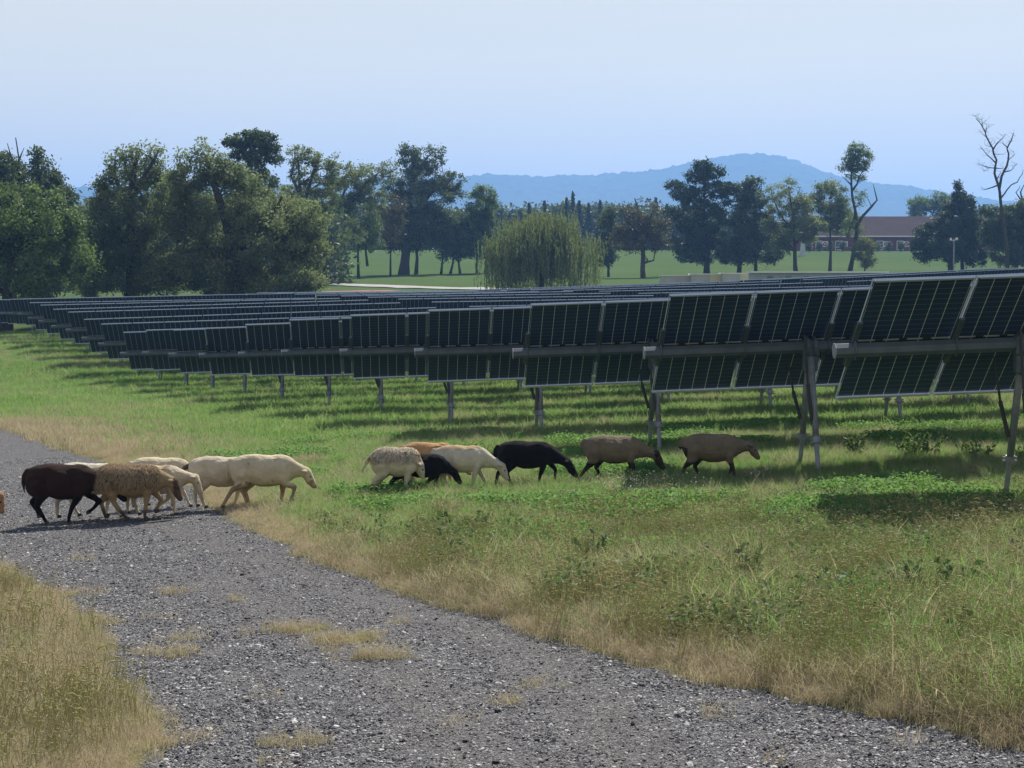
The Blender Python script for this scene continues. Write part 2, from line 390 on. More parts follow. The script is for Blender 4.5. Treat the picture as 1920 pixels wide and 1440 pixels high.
tag(link(mesh_np('mountain', np.stack([MX.ravel(), MY.ravel(), MZ.ravel()], 1), Fm, n.m, smooth=True), 'mountain'), 'wooded mountain ridge with a rounded summit, faded blue by haze', kind='structure')
# ---------------------------------------------------------------- solar trackers
def panel_back_mat():
    n = NT('bifacial_cells'); uv = n.n('ShaderNodeUVMap', uv_map='UVMap').outputs[0]
    s = n.n('ShaderNodeSeparateXYZ'); n.l(uv, s.inputs[0]); u, v = s.outputs[0], s.outputs[1]
    cu_ = n.math('FRACT', n.math('MULTIPLY', u, 6.0)); du = n.math('ABSOLUTE', n.math('SUBTRACT', cu_, .5))   # .5 at column gap
    cv_ = n.math('FRACT', n.math('MULTIPLY', v, 24.0)); dv = n.math('ABSOLUTE', n.math('SUBTRACT', cv_, .5))
    colgap = n.math('GREATER_THAN', du, .478)
    rowgap = n.math('GREATER_THAN', dv, .472)
    diam = n.math('GREATER_THAN', n.math('ADD', du, n.math('MULTIPLY', dv, .55)), .5 + .275 - .038)
    mid = n.math('LESS_THAN', n.math('ABSOLUTE', n.math('SUBTRACT', v, .5)), .0068)
    cell = n.mix(n.noise(n.obj(), 1.5, 2), (.022, .040, .095), (.036, .064, .15))
    c = n.mix(n.math('MULTIPLY', rowgap, .9), cell, (.18, .22, .28))
    c = n.mix(n.math('MULTIPLY', colgap, .9), c, (.60, .66, .72))
    c = n.mix(n.math('MULTIPLY', diam, .9), c, (.68, .72, .76))
    c = n.mix(mid, c, (.45, .5, .55))
    return n.bsdf(c, .38, .14)
M_CELL = panel_back_mat()
M_GLASS = plain('panel_front_glass', (.008, .012, .028), .06, .6)
M_ALU = plain('anodised_aluminium', (.52, .56, .60), .42, .5, .4, nscale=3, namp=.06)
M_GALV = plain('galvanised_steel', (.22, .24, .265), .6, .4, .25, nscale=9, namp=.22)
M_TUBE = plain('torque_tube_steel', (.085, .11, .14), .6, .35, .1, nscale=5, namp=.15)
M_DARK = plain('dark_damper_steel', (.035, .04, .045), .5, .4)
M_BLACKP = plain('black_plastic', (.015, .016, .018), .5, .4)
PW, PL, PIT = 1.164, 2.28, 1.18
TILT = R(38)
# panel local frame: x along the row, y across (negative = near/high edge), z = front normal
def panel_meshes():
    g = MB(); h = PL / 2; a = PW / 2; t = .006; fr = .026
    g.v = [(-a+fr, -h+fr, -t), (a-fr, -h+fr, -t), (a-fr, h-fr, -t), (-a+fr, h-fr, -t), (-a+fr, -h+fr, 0), (a-fr, -h+fr, 0), (a-fr, h-fr, 0), (-a+fr, h-fr, 0)]
    g.f = [(0, 3, 2, 1), (4, 5, 6, 7), (0, 1, 5, 4), (1, 2, 6, 5), (2, 3, 7, 6), (3, 0, 4, 7)]; g.m = [0, 1, 1, 1, 1, 1]
    me = g.mesh('solar_panel', [M_CELL, M_GLASS])
    uv = me.uv_layers.new(name='UVMap')
    for l in me.loops:
        x, y, _ = me.vertices[l.vertex_index].co
        uv.data[l.index].uv = ((x + a - fr) / (PW - 2 * fr), (y + h - fr) / (PL - 2 * fr))
    out = []
    for sides in (1, 0):
     f = MB(); d = .034
     for s in (-1, 1):
         if sides: f.box(min(s*a, s*(a-.006)), max(s*a, s*(a-.006)), -h, h, -.024, .002)
         f.box(-a+.012, a-.012, min(s*h, s*(h-.014)), max(s*h, s*(h-.014)), -d, .002)
         f.box(-a+.034, a-.034, min(s*(h-.014), s*(h-.03)), max(s*(h-.014), s*(h-.03)), -d+.0005, -d+.0035)
     out.append(f.mesh('frame', M_ALU))
    return me, *out
ME_PANEL, ME_FRAME, ME_FRAME_FAR = panel_meshes()
def junction_mesh():
    m = MB()
    for k in (-.28, 0, .28): m.box(k-.045, k+.045, -.035, .03, -.024, -.0062, bev=.006)
    m.tube([(-.5, .035, -.014), (-.2, .05, -.018), (.1, .045, -.014), (.5, .04, -.014)], .005, 5)
    return m.mesh('junction_box', M_BLACKP)
ME_JB = junction_mesh()
def bracket_mesh():
    m = MB()    # hat rail across the torque tube between two panels, with the strap round the tube
    m.box(-.03, .03, -.42, .42, -.075, -.040, bev=.004)
    m.box(-.05, .05, -.40, .40, -.0405, -.0385)
    m.tube([(-.0, -.088, -.08), (0, -.1, -.14), (0, -.06, -.22), (0, .06, -.22), (0, .1, -.14), (0, .088, -.08)], .014, 6)
    return m.mesh('mounting_bracket', M_TUBE)
ME_BR = bracket_mesh()
TH = math.atan2(300, 3600)           # the rows run this much away from the picture plane, receding to the right
DX, DYv = math.cos(TH), math.sin(TH)
OFF = .14                            # panel plane above the tube axis
def tube_mesh(L, mat=None):
    m = MB(); m.tube([(-.23, 0, 0), (L + .23, 0, 0)], .088, 8, rot=R(22.5)); return m
def tracker(x, y, z, npan, slope, post_s, detail, label, group):
    """x, y, z: tube start at the first panel's left edge"""
    L = npan * PIT
    root = empty('solar_tracker', (x, y, gz(x, y)))
    tag(root, label, 'solar tracker', group)
    rz = Matrix.Rotation(TH, 4, 'Z') @ Matrix.Rotation(-math.atan(slope), 4, 'Y')
    T0 = Matrix.Translation((x, y, z)) @ rz
    inv = Matrix.Translation(root.location).inverted()
    def place(o, M): o.parent = root; o.matrix_local = inv @ M
    o = link(ME_TUBES.setdefault(npan, tube_mesh(L).mesh('torque_tube', M_TUBE)), 'torque_tube'); place(o, T0)
    if detail:
        c = MB(); c.tube([(-.238, 0, 0), (-.225, 0, 0)], .094, 8, rot=R(22.5)); o = c.build('tube_end_cap', M_GALV); place(o, T0)
    # panels: plane tilted about the row axis, near edge high
    Tt = Matrix.Rotation(-TILT, 4, 'X')
    for k in range(npan):
        M = T0 @ Tt @ Matrix.Translation(((k + .5) * PIT, 0, OFF))
        o = link(ME_PANEL, 'solar_panel'); place(o, M)
        fr = link(ME_FRAME if detail else ME_FRAME_FAR, 'frame'); fr.parent = o
        if detail and k < 6: jb = link(ME_JB, 'junction_box'); jb.parent = o
        if detail:
            b = link(ME_BR, 'mounting_bracket'); place(b, T0 @ Tt @ Matrix.Translation((k * PIT, 0, OFF)))
    # A-frame piers
    for s in post_s:
        if s > L: continue
        pz = z + s * slope * math.cos(math.atan(slope)); px_, py_ = x + DX * s, y + DYv * s
        B = MB()   # bearing housing and slew ring
        if detail:
            B.box(-.11, .11, -.10, .10, -.13, .10, bev=.02)
            B.tube([(-.07, 0, 0), (-.03, 0, 0)], .15, 16); B.tube([(.03, 0, 0), (.07, 0, 0)], .15, 16)
            B.box(-.10, .10, -.07, .07, -.34, -.12, bev=.015)
        else: B.box(-.09, .09, -.09, .09, -.28, .08)
        o = B.build('bearing', M_TUBE); place(o, Matrix.Translation((px_, py_, pz)) @ Matrix.Rotation(TH, 4, 'Z'))
        for sg in (-1, 1):       # -1 near leg, +1 far leg
            bx, by = px_ - DYv * sg * .56, py_ + DX * sg * .56
            g0 = Vector((bx, by, gz(bx, by) - .05)); top = Vector((px_ - DYv * sg * .05, py_ + DX * sg * .05, pz - .14))
            mid = g0.lerp(top, .30)
            loc = Matrix.Translation(-root.location)
            lg = MB(); nseg = 10 if detail else 6
            lg.tube([mid, top], .045, nseg); 
            lo = lg.build('support_leg', M_GALV, smooth=detail); lo.parent = root; lo.matrix_local = loc
            sc_ = MB(); sc_.tube([g0, mid.lerp(top, .05)], .033, nseg)
            if detail:
                dirv = (top - mid).normalized()
                sc_.tube([mid - dirv * .035, mid + dirv * .05], .055, nseg)
                for q in (-.015, .025):
                    cc = mid + dirv * q
                    sc_.box(cc.x - .085, cc.x + .085, cc.y - .012, cc.y + .012, cc.z - .012, cc.z + .012)
            so_ = sc_.build('ground_screw', M_GALV); so_.parent = lo
        if detail:                # two dampers from the legs to the panel rails
            for sg, f0 in ((1, .44), (-1, .42)):
                bx, by = px_ - DYv * sg * .56, py_ + DX * sg * .56
                g0 = Vector((bx, by, gz(bx, by))); top = Vector((px_, py_, pz - .14)); a = g0.lerp(top, f0)
                off = Vector((-DYv, DX, 0)); al = Vector((DX, DYv, 0)) * (-.15 if sg > 0 else -.1)
                if sg > 0: b = Vector((px_, py_, pz)) + off * .30 * 1 + Vector((0, 0, -.16)) + al * 1.6
                else: b = Vector((px_, py_, pz)) - off * .34 + Vector((0, 0, .18)) + al * 1.6
                md = a.lerp(b, .45)
                dm = MB(); dm.tube([a + al * .35, md + al * .35], .026, 8); dm.tube([md + al * .35, b], .015, 6)
                do = dm.build('damper', M_DARK); do.parent = root; do.matrix_local = Matrix.Translation(-root.location)
    return root
ME_TUBES = {}
ENDS = [(1565, 657), (1208, 661), (962, 662), (778, 661), (638, 661), (528, 662), (448, 665), (374, 667), (316, 666), (266, 663), (225, 664),
        (184, 646), (153, 635), (123, 619.5), (96, 612.5), (72, 603), (52, 597), (33, 589), (16, 588), (1, 588), (-12, 587)]
ORD = ['nearest', 'second', 'third', 'fourth', 'fifth', 'sixth', 'seventh', 'eighth', 'ninth', 'tenth', 'eleventh', 'twelfth', 'thirteenth',
       'fourteenth', 'fifteenth', 'sixteenth', 'seventeenth', 'eighteenth', 'nineteenth', 'twentieth', 'twenty-first and farthest']
for k, (u, v) in enumerate(ENDS):
    D = 21.9 + 4.66 * k
    p = at(u, v, D); x, y, z = p.x + .23 * DX, p.y + .23 * DYv, p.z
    H = z - gz(x, y)
    start = 0.0; t = 0
    while True:
        npan = 12 if t != 1 else 10
        L = npan * PIT
        sx, sy = x + DX * start, y + DYv * start
        if t > 0 and sx > .2667 * sy + 4: break
        if t > 0: z = gz(sx, sy) + 1.45
        ex, ey = sx + DX * L, sy + DYv * L
        if t == 0:
            sl_ = {0: .034, 1: .034, 2: .034}.get(k, None)
            if sl_ is None: sl_ = (gz(ex, ey) - gz(sx, sy)) / L
        else: sl_ = (gz(ex, ey) - gz(sx, sy)) / L
        nv = npan
        if k < 2: nv = 8 if k == 0 else 12
        where = 'its low end over the sunlit grass' if t == 0 else ('behind the gap after its first table' if t == 1 else 'its last table, uphill to the right')
        lab = f'{ORD[k]} row of tilted blue-black solar panels, {["left end table", "middle table after the gap", "table on the right part", "farthest right table"][min(t,3)]}'
        tracker(sx, sy, z, nv, sl_, ((1.98 if k == 0 else 2.1), 8.9, 13.2) if npan == 12 else (2.6, 9.0), k < 8 and t == 0, lab, 'rows of solar trackers in the meadow')
        start += L + 1.3; t += 1
# ---------------------------------------------------------------- sheep
def capsule(m, p0, r0, p1, r1, n=12):
    p0 = Vector(p0); p1 = Vector(p1); d = p1 - p0; L = d.length
    if L < 1e-6: return
    d /= L; pts = [p0 - d * r0 * .98, p0 - d * r0 * .8, p0 - d * r0 * .4, p0, p1, p1 + d * r1 * .4, p1 + d * r1 * .8, p1 + d * r1 * .98]
    m.tube(pts, [r0 * .15, r0 * .6, r0 * .92, r0, r1, r1 * .92, r1 * .6, r1 * .15], n)
def loft(m, st, n=20):
    """st: (x, y, z, ry, rz) stations along x"""
    vs = []; fs = []
    for (x, y, z, ry, rz_) in st:
        for k in range(n):
            t = 2 * math.pi * k / n
            c, s = math.cos(t), math.sin(t)
            vs.append((x, y + ry * c, z + rz_ * ((abs(s) ** 1.22) if s > 0 else -(abs(s) ** .92))))
    N = len(st)
    for i in range(N - 1):
        for k in range(n):
            k2 = (k + 1) % n; fs.append((i*n+k, i*n+k2, (i+1)*n+k2, (i+1)*n+k))
    fs.append(tuple(range(n))[::-1]); fs.append(tuple((N-1)*n + k for k in range(n)))
    m.add(vs, fs)
def ell(m, c, r, rot=None, n=14):
    st = []
    M = rot or Matrix.Identity(3)
    vs = []; fs = []; K = 8
    for i in range(K + 1):
        a = math.pi * (i + .001 if i == 0 else (i - .001 if i == K else i)) / K
        for k in range(n):
            t = 2 * math.pi * k / n
            q = M @ Vector((r[0] * math.cos(a), r[1] * math.sin(a) * math.cos(t) + (1e-4 * math.cos(t)), r[2] * math.sin(a) * math.sin(t) + (1e-4 * math.sin(t))))
            vs.append(Vector(c) + q)
    for i in range(K):
        for k in range(n):
            k2 = (k + 1) % n; fs.append((i*n+k, (i+1)*n+k, (i+1)*n+k2, i*n+k2))
    fs.append(tuple(range(n))); fs.append(tuple(K*n + k for k in range(n))[::-1])
    m.add(vs, fs)
def Fl(s, lift=0.0):     # front leg: elbow, knee, fetlock, hoof tip
    return [(.24, .40), (.235 + .15 * s, .31), (.25 + .55 * s, .19 + lift * .6), (.245 + .95 * s, .055 + lift), (.262 + s, .02 + lift)]
def Hl(s, lift=0.0):     # hind leg: hip, stifle, hock, fetlock, hoof
    return [(-.28, .44), (-.235 + .22 * s, .34), (-.365 + .62 * s, .215 + lift * .5), (-.345 + .95 * s, .055 + lift), (-.325 + s, .02 + lift)]
COATS = {}
def coat_mat(kind):
    if kind in COATS: return COATS[kind]
    n = NT('coat_' + kind); p = n.obj(); a = n.attr('patch')
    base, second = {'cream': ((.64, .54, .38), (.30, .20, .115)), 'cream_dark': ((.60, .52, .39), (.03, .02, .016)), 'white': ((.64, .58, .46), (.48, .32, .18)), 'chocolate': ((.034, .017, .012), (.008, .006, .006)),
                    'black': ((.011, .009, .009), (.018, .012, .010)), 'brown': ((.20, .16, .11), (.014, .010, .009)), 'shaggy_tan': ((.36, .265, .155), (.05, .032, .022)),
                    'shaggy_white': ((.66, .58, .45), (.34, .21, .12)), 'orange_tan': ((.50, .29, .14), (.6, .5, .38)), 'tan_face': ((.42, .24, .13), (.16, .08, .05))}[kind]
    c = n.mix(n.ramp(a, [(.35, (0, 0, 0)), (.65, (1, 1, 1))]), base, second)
    f = n.noise(p, 7, 6, .7)
    c = n.mix(n.math('MULTIPLY', n.ramp(f, [(.4, (0, 0, 0)), (.7, (1, 1, 1))]), .6), c, tuple(q * .6 for q in base))
    hgt = n.math('ADD', n.noise(p, 55, 4, .8), n.math('MULTIPLY', n.noise(p, 9, 4), 1.6))
    n.bsdf(c, .9, .06, bump=hgt, bstr=.75, bdist=.035, sheen=.04)
    COATS[kind] = n.m; return n.m
M_EYE = plain('sheep_eye', (.01, .008, .006), .15, .6)
def sheep(label, px, py, h, front, hind, poll, nose, coat, yaw=0.0, patch=None, tail='down', shag=None, ears=1, fat=1.0, group='hair sheep walking in two bunches', length=1.0, earcol=None, neckz=0):
    c0 = gpx(px, py); k = h / .70
    root = empty('sheep', c0, R(yaw)); tag(root, label, 'sheep', group)
    m = MB(); f = fat; X_ = lambda x: x * length
    loft(m, [(X_(-.455), 0, .525, .03, .035), (X_(-.44), 0, .52, .075, .085), (X_(-.40), 0, .515, .115, .13), (X_(-.31), 0, .517, .15*f, .165), (X_(-.2), 0, .509, .168*f, .19),
             (X_(-.06), 0, .485, .188*f, .212), (X_(.07), 0, .478, .188*f, .205), (X_(.18), 0, .492, .165*f, .20), (X_(.28), 0, .50, .135, .18), (X_(.35), 0, .50, .105, .145), (X_(.395), 0, .50, .055, .09), (X_(.41), 0, .5, .02, .03)])
    # thigh and shoulder masses
    for s in (-1, 1):
        ell(m, (X_(-.30), s * .085, .46), (.135, .075, .16)); ell(m, (X_(.25), s * .085, .47), (.095, .065, .15))
    for side, (L1, L2) in ((-1, (front[0], hind[0])), (1, (front[1], hind[1]))):
        for pts, rr_ in ((L1, (.072, .05, .030, .021, .026)), (L2, (.105, .075, .033, .022, .026))):
            pp = []
            for i, (x, z) in enumerate(pts):
                pp.append(Vector((X_(x) if i == 0 else x + (X_(pts[0][0]) - pts[0][0]), side * (.085 + (.0 if i else .005)), z)))
            for i in range(len(pp) - 1):
                capsule(m, pp[i], rr_[i], pp[i+1], rr_[i+1], 10)
    P = Vector((poll[0], (poll[2] if len(poll) > 2 else 0), poll[1])); N_ = Vector((nose[0], (nose[2] if len(nose) > 2 else 0), nose[1]))
    nb = Vector((X_(.30), 0, .535)); hd = (N_ - P).normalized()
    nm = nb.lerp(P, .5) + Vector((0, 0, neckz))
    capsule(m, nb, .125, nm, .088, 14); capsule(m, nm, .088, P, .066, 14)
    capsule(m, Vector((X_(.30), 0, .46)), .11, nm + Vector((-.01, 0, -.03)), .075, 12)
    HL = (N_ - P).length
    ax = hd; side = Vector((0, 1, 0)); side = (side - ax * side.dot(ax)).normalized(); up = ax.cross(side) * -1
    if up.z < 0 and up.x < 0: up = -up
    up = side.cross(ax) * -1
    if up.dot(Vector((.6, 0, 1))) < 0: up = -up
    capsule(m, P - ax * .005, .073, P + ax * HL * .45 , .056, 14)
    capsule(m, P + ax * HL * .35, .054, P + ax * (HL * .88), .034, 12)
    capsule(m, P + ax * HL * .4 - up * .03, .042, P + ax * HL * .85 - up * .018, .026, 10)
    for s in (-1, 1):
        a = P + side * s * .06 - ax * .02 + up * .02; b = a + side * s * .105 - ax * .035 - up * .04; mid_ = a.lerp(b, .5)
        q = (b - a).normalized(); rot = Matrix((q, ax, q.cross(ax))).transposed()
        ell(m, mid_, (.072, .030, .014), rot)
    if tail == 'down': tp = [(X_(-.44), .61), (X_(-.475), .56), (X_(-.49), .46), (X_(-.475), .36)]
    elif tail == 'out': tp = [(X_(-.42), .58), (X_(-.50), .54), (X_(-.58), .44), (X_(-.64), .34)]
    else: tp = [(X_(-.43), .62), (X_(-.47), .58), (X_(-.49), .52), (X_(-.48), .47)]
    tr = (.034, .03, .022, .012)
    for i in range(3): capsule(m, (tp[i][0], 0, tp[i][1]), tr[i], (tp[i+1][0], 0, tp[i+1][1]), tr[i+1], 8)
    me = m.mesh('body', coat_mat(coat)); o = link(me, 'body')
    md = o.modifiers.new('r', 'REMESH'); md.mode = 'VOXEL'; md.voxel_size = .0125; md.use_smooth_shade = True
    sm = o.modifiers.new('s', 'SMOOTH'); sm.factor = .5; sm.iterations = 5
    dg = bpy.context.evaluated_depsgraph_get(); ev = o.evaluated_get(dg); me2 = bpy.data.meshes.new_from_object(ev)
    o.modifiers.clear(); o.data = me2; bpy.data.meshes.remove(me)
    me2.name = 'body'
    V = np.zeros(len(me2.vertices) * 3, np.float32); me2.vertices.foreach_get('co', V); V = V.reshape(-1, 3)
    Nn = np.zeros_like(V).ravel(); me2.vertices.foreach_get('normal', Nn); Nn = Nn.reshape(-1, 3)
    x, y, z = V.T
    sd_ = px * .1
    wv_ = .5 * wob(x + sd_, z + y, 9) + .5 * wob(x, z, 23, sd_)
    # muscle and rib relief, then fleece lumps
    dsp = .007 * wob(x * 1.2, z * .6 + y, 14, sd_) * np.clip((z - .3) * 6, 0, 1)
    dsp += -.016 * np.exp(-((x - X_(.15)) / .03) ** 2) * np.clip((z - .36) * 8, 0, 1) * (z < .64) - .020 * np.exp(-((x - X_(-.17)) / .035) ** 2 - ((z - .50) / .10) ** 2)
    V = V + Nn * dsp[:, None]
    if patch is None: pa = np.zeros(len(V))
    else: pa = patch(x, y, z, wv_)
    me2.vertices.foreach_set('co', (V * k).astype(np.float32).ravel())
    if len(me2.materials) == 0: me2.materials.append(coat_mat(coat))
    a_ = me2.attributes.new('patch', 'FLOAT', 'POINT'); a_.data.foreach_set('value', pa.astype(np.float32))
    me2.polygons.foreach_set('use_smooth', np.ones(len(me2.polygons), bool)); me2.update()
    o.parent = root
    for s in (-1, 1):
        e = MB(); ell(e, (P + ax * HL * .30 + side * s * .052 + up * .022) * k, (.013 * k, .011 * k, .013 * k)); eo = e.build('eye', M_EYE, root, smooth=True)
    hf = MB()
    for pts, sgn in ((front[0], -1), (front[1], 1), (hind[0], -1), (hind[1], 1)):
        q = pts[-1]; xx = q[0] + (X_(pts[0][0]) - pts[0][0]); hh = MB()
        hh.tube([(xx * k + .002, sgn * .085 * k, (q[1] + .012) * k), ((xx + .012) * k, sgn * .085 * k, (q[1] - .022) * k)], [.026 * k, .032 * k], 10)
        hh.build('hoof', M_BLACKP, root)
    if shag:
        # hanging wool locks: tapered, slightly curved ribbons rooted on the upper body
        dens, lo_z, ln, fm = shag
        r2 = np.random.default_rng(int(px)); cand = np.nonzero((z > lo_z) & (x < X_(.36)) & (x > -.47 * length))[0]
        prob = np.clip((z[cand] - lo_z) * 9, .1, 1); pick = r2.choice(cand, dens, p=prob / prob.sum())
        b = V[pick]; nn = Nn[pick]; s_ = np.sign(nn[:, 1] + 1e-3) 
        l_ = ln * r2.uniform(.5, 1.25, dens); wd = r2.uniform(.0015, .0045, dens)
        down = np.stack([r2.normal(-.12, .18, dens), nn[:, 1] * .5, -np.abs(r2.normal(1.0, .15, dens))], 1)
        topm = np.clip(nn[:, 2], 0, 1)[:, None]; down = down * (1 - .6 * topm) + np.stack([r2.normal(-.3, .6, dens), s_ * .7, np.zeros(dens)], 1) * topm
        down /= np.linalg.norm(down, axis=1)[:, None]
        tx = np.cross(down, nn); tx /= np.linalg.norm(tx, axis=1)[:, None] + 1e-6
        p0 = b - nn * .004; p1 = b + nn * (.008 + r2.uniform(0, .010, dens))[:, None] + down * (l_ * .45)[:, None]; p2 = b + nn * .006 + down * l_[:, None]
        W = tx * wd[:, None]
        VV = np.stack([p0 - W, p0 + W, p1 - W * 1.1, p1 + W * 1.1, p2 - W * .25, p2 + W * .25], 1).reshape(-1, 3) * k
        bi = np.arange(dens)[:, None] * 6
        FF = np.concatenate([bi + [0, 1, 3, 2], bi + [2, 3, 5, 4]])
        pf = np.repeat(np.clip(pa[pick] * 0 + (r2.uniform(0, 1, dens) < fm) * (.44 if coat == 'shaggy_tan' else .9) + r2.uniform(0, .35, dens), 0, 1), 6)
        fl = link(mesh_np('fleece', VV, FF, coat_mat(coat), {'patch': pf}), 'fleece', root)
    return root
def hr(x, z, P, r): return np.hypot(x - P[0], z - P[1]) < r
# left bunch, on the gravel
sheep('tan-faced sheep mostly out of frame at the left picture edge, only its muzzle showing', -80, 994, .68, (Fl(.1), Fl(-.1)), (Hl(-.1), Hl(.1)), (.50, .40), (.545, .20), 'tan_face')
sheep('dark chocolate brown sheep at the rear of the left bunch, walking on gravel', 118, 981, .715, ([(.22, .40), (.22, .32), (.14, .19), (.10, .055), (.115, .02)], [(.24, .40), (.30, .33), (.43, .25), (.34, .15), (.29, .12)]),
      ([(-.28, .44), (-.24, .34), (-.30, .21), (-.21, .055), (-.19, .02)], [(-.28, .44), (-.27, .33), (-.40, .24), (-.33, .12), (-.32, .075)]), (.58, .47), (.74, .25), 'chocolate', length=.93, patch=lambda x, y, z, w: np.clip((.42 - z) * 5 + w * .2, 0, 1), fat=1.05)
sheep('clean white sheep walking behind the chocolate brown one, only its back and legs showing', 168, 969, .665, (Fl(.16), Fl(-.05)), (Hl(-.05), Hl(.17)), (.56, .45), (.68, .24), 'white')
sheep('shaggy tan sheep with hanging wool and a dark lowered face, on the gravel', 246, 973, .66, ([(.22, .40), (.22, .31), (.205, .19), (.185, .055), (.20, .02)], [(.24, .40), (.28, .33), (.37, .235), (.315, .13), (.30, .09)]),
      ([(-.28, .44), (-.22, .33), (-.20, .215), (-.07, .055), (-.04, .02)], [(-.28, .44), (-.27, .33), (-.40, .215), (-.355, .055), (-.335, .02)]), (.53, .46), (.635, .23), 'shaggy_tan',
      patch=lambda x, y, z, w: np.where(x > .50, np.clip((x - .50) * 12 + w * .5, 0, 1), np.clip((.22 - z) * 5, 0, 1)), tail='stub', shag=(15000, .40, .065, .25), fat=1.08)
sheep('cream sheep on the far side of the left bunch, behind the shaggy one', 303, 949, .625, (Fl(.16), Fl(-.12)), (Hl(-.05), Hl(.12)), (.50, .46), (.58, .30), 'cream')
sheep('cream tan sheep with a white face lowered between two others', 291, 964, .605, ([(.24, .40), (.24, .31), (.28, .19), (.28, .055), (.30, .02)], [(.24, .40), (.20, .30), (.16, .2), (.02, .10), (-.01, .06)]), (Hl(.12), Hl(-.06)), (.555, .50), (.655, .28), 'cream',
      patch=lambda x, y, z, w: np.clip((z - .58) * 4 + w * .5, 0, .7) * (x < .48))
sheep('pale cream sheep with a dark raised tail, between the white-faced and leading ones', 416, 951, .635, (Fl(.12), Fl(-.08)), (Hl(.12), Hl(-.02)), (.46, .46), (.52, .30), 'cream_dark', patch=lambda x, y, z, w: np.where((x < -.445), 1.0, np.clip(w * .5 - .2, 0, .12)), tail='out')
sheep('leading cream sheep of the left bunch, lunging forward to graze at the grass edge', 497, 952, .66, ([(.24, .40), (.27, .32), (.39, .275), (.36, .17), (.34, .12)], Fl(-.05)),
      ([(-.28, .44), (-.27, .34), (-.42, .235), (-.52, .07), (-.54, .03)], [(-.28, .44), (-.19, .33), (-.27, .215), (-.21, .055), (-.19, .02)]), (.53, .45), (.655, .25), 'cream',
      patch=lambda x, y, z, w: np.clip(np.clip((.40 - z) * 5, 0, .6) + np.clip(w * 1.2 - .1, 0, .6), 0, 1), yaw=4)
# middle bunch, at the grass
sheep('black sheep with white-edged ears, head down beside the ragged white one', 790, 926, .53, ([(.24, .40), (.2, .31), (.08, .19), (0, .055), (.01, .02)], [(.24, .40), (.25, .31), (.22, .19), (.18, .055), (.2, .02)]),
      ([(-.28, .44), (-.33, .34), (-.50, .21), (-.42, .07), (-.40, .02)], [(-.28, .44), (-.23, .33), (-.27, .21), (-.21, .055), (-.20, .02)]), (.56, .36), (.69, .16), 'black', length=1.05)
sheep('ragged white sheep shedding brown wool, tail held out, at the rear of the middle bunch', 744, 930, .63, ([(.20, .40), (.19, .30), (.17, .19), (.16, .055), (.17, .02)], [(.22, .40), (.22, .31), (.24, .19), (.22, .055), (.23, .02)]),
      ([(-.28, .44), (-.26, .34), (-.40, .21), (-.31, .055), (-.30, .02)], [(-.28, .44), (-.22, .33), (-.32, .2), (-.36, .07), (-.36, .02)]), (.33, .42), (.375, .25), 'shaggy_white',
      patch=lambda x, y, z, w: np.clip((z - .47) * 7 * (z < .64) + w * 1.1, 0, 1) * (z > .42), tail='out', shag=(8000, .48, .045, .3), length=.78, yaw=8)
sheep('orange tan sheep between the ragged white one and the white one, only its back showing', 806, 912, .60, (Fl(.1), Fl(-.1)), (Hl(-.1), Hl(.1)), (.52, .38), (.64, .18), 'orange_tan')
sheep('white sheep with a tan back, head down in front of the black one', 866, 920, .60, ([(.24, .40), (.22, .31), (.19, .19), (.20, .055), (.21, .02)], Fl(.15)), (Hl(-.05), Hl(.12)), (.60, .36), (.70, .16), 'white',
      patch=lambda x, y, z, w: np.clip((z - .585) * 9 + w * .25, 0, .85) * (x < .45), length=.96)
sheep('black sheep striding with its nose to the grass, third from the front', 988, 913, .61, ([(.24, .40), (.24, .31), (.20, .19), (.17, .055), (.19, .02)], [(.26, .42), (.33, .37), (.43, .26), (.42, .10), (.44, .06)]),
      ([(-.28, .44), (-.28, .34), (-.43, .22), (-.47, .06), (-.46, .02)], Hl(.1)), (.61, .36), (.76, .14), 'black')
sheep('grey brown sheep with black belly, second from the front, head low', 1151, 904, .63, (Fl(.02), Fl(.10)), ([(-.28, .44), (-.30, .34), (-.42, .20), (-.52, .06), (-.51, .02)], Hl(.17)), (.615, .40), (.745, .185), 'brown',
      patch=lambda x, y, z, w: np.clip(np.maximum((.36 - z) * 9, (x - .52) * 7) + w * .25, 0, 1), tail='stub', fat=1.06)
sheep('grey brown sheep with black legs leading the line, head raised clear of the grass', 1336, 902, .64, (Fl(.08), [(.24, .40), (.24, .32), (.30, .22), (.26, .1), (.25, .06)]), ([(-.28, .44), (-.30, .34), (-.41, .22), (-.49, .06), (-.47, .02)], Hl(.17)), (.555, .50), (.68, .32), 'brown',
      patch=lambda x, y, z, w: np.clip(np.maximum(np.maximum((.335 - z) * 9, (x - .60) * 7), (-.33 - x) * 10 * (z < .5)) + w * .2, 0, 1), tail='stub', length=.98)
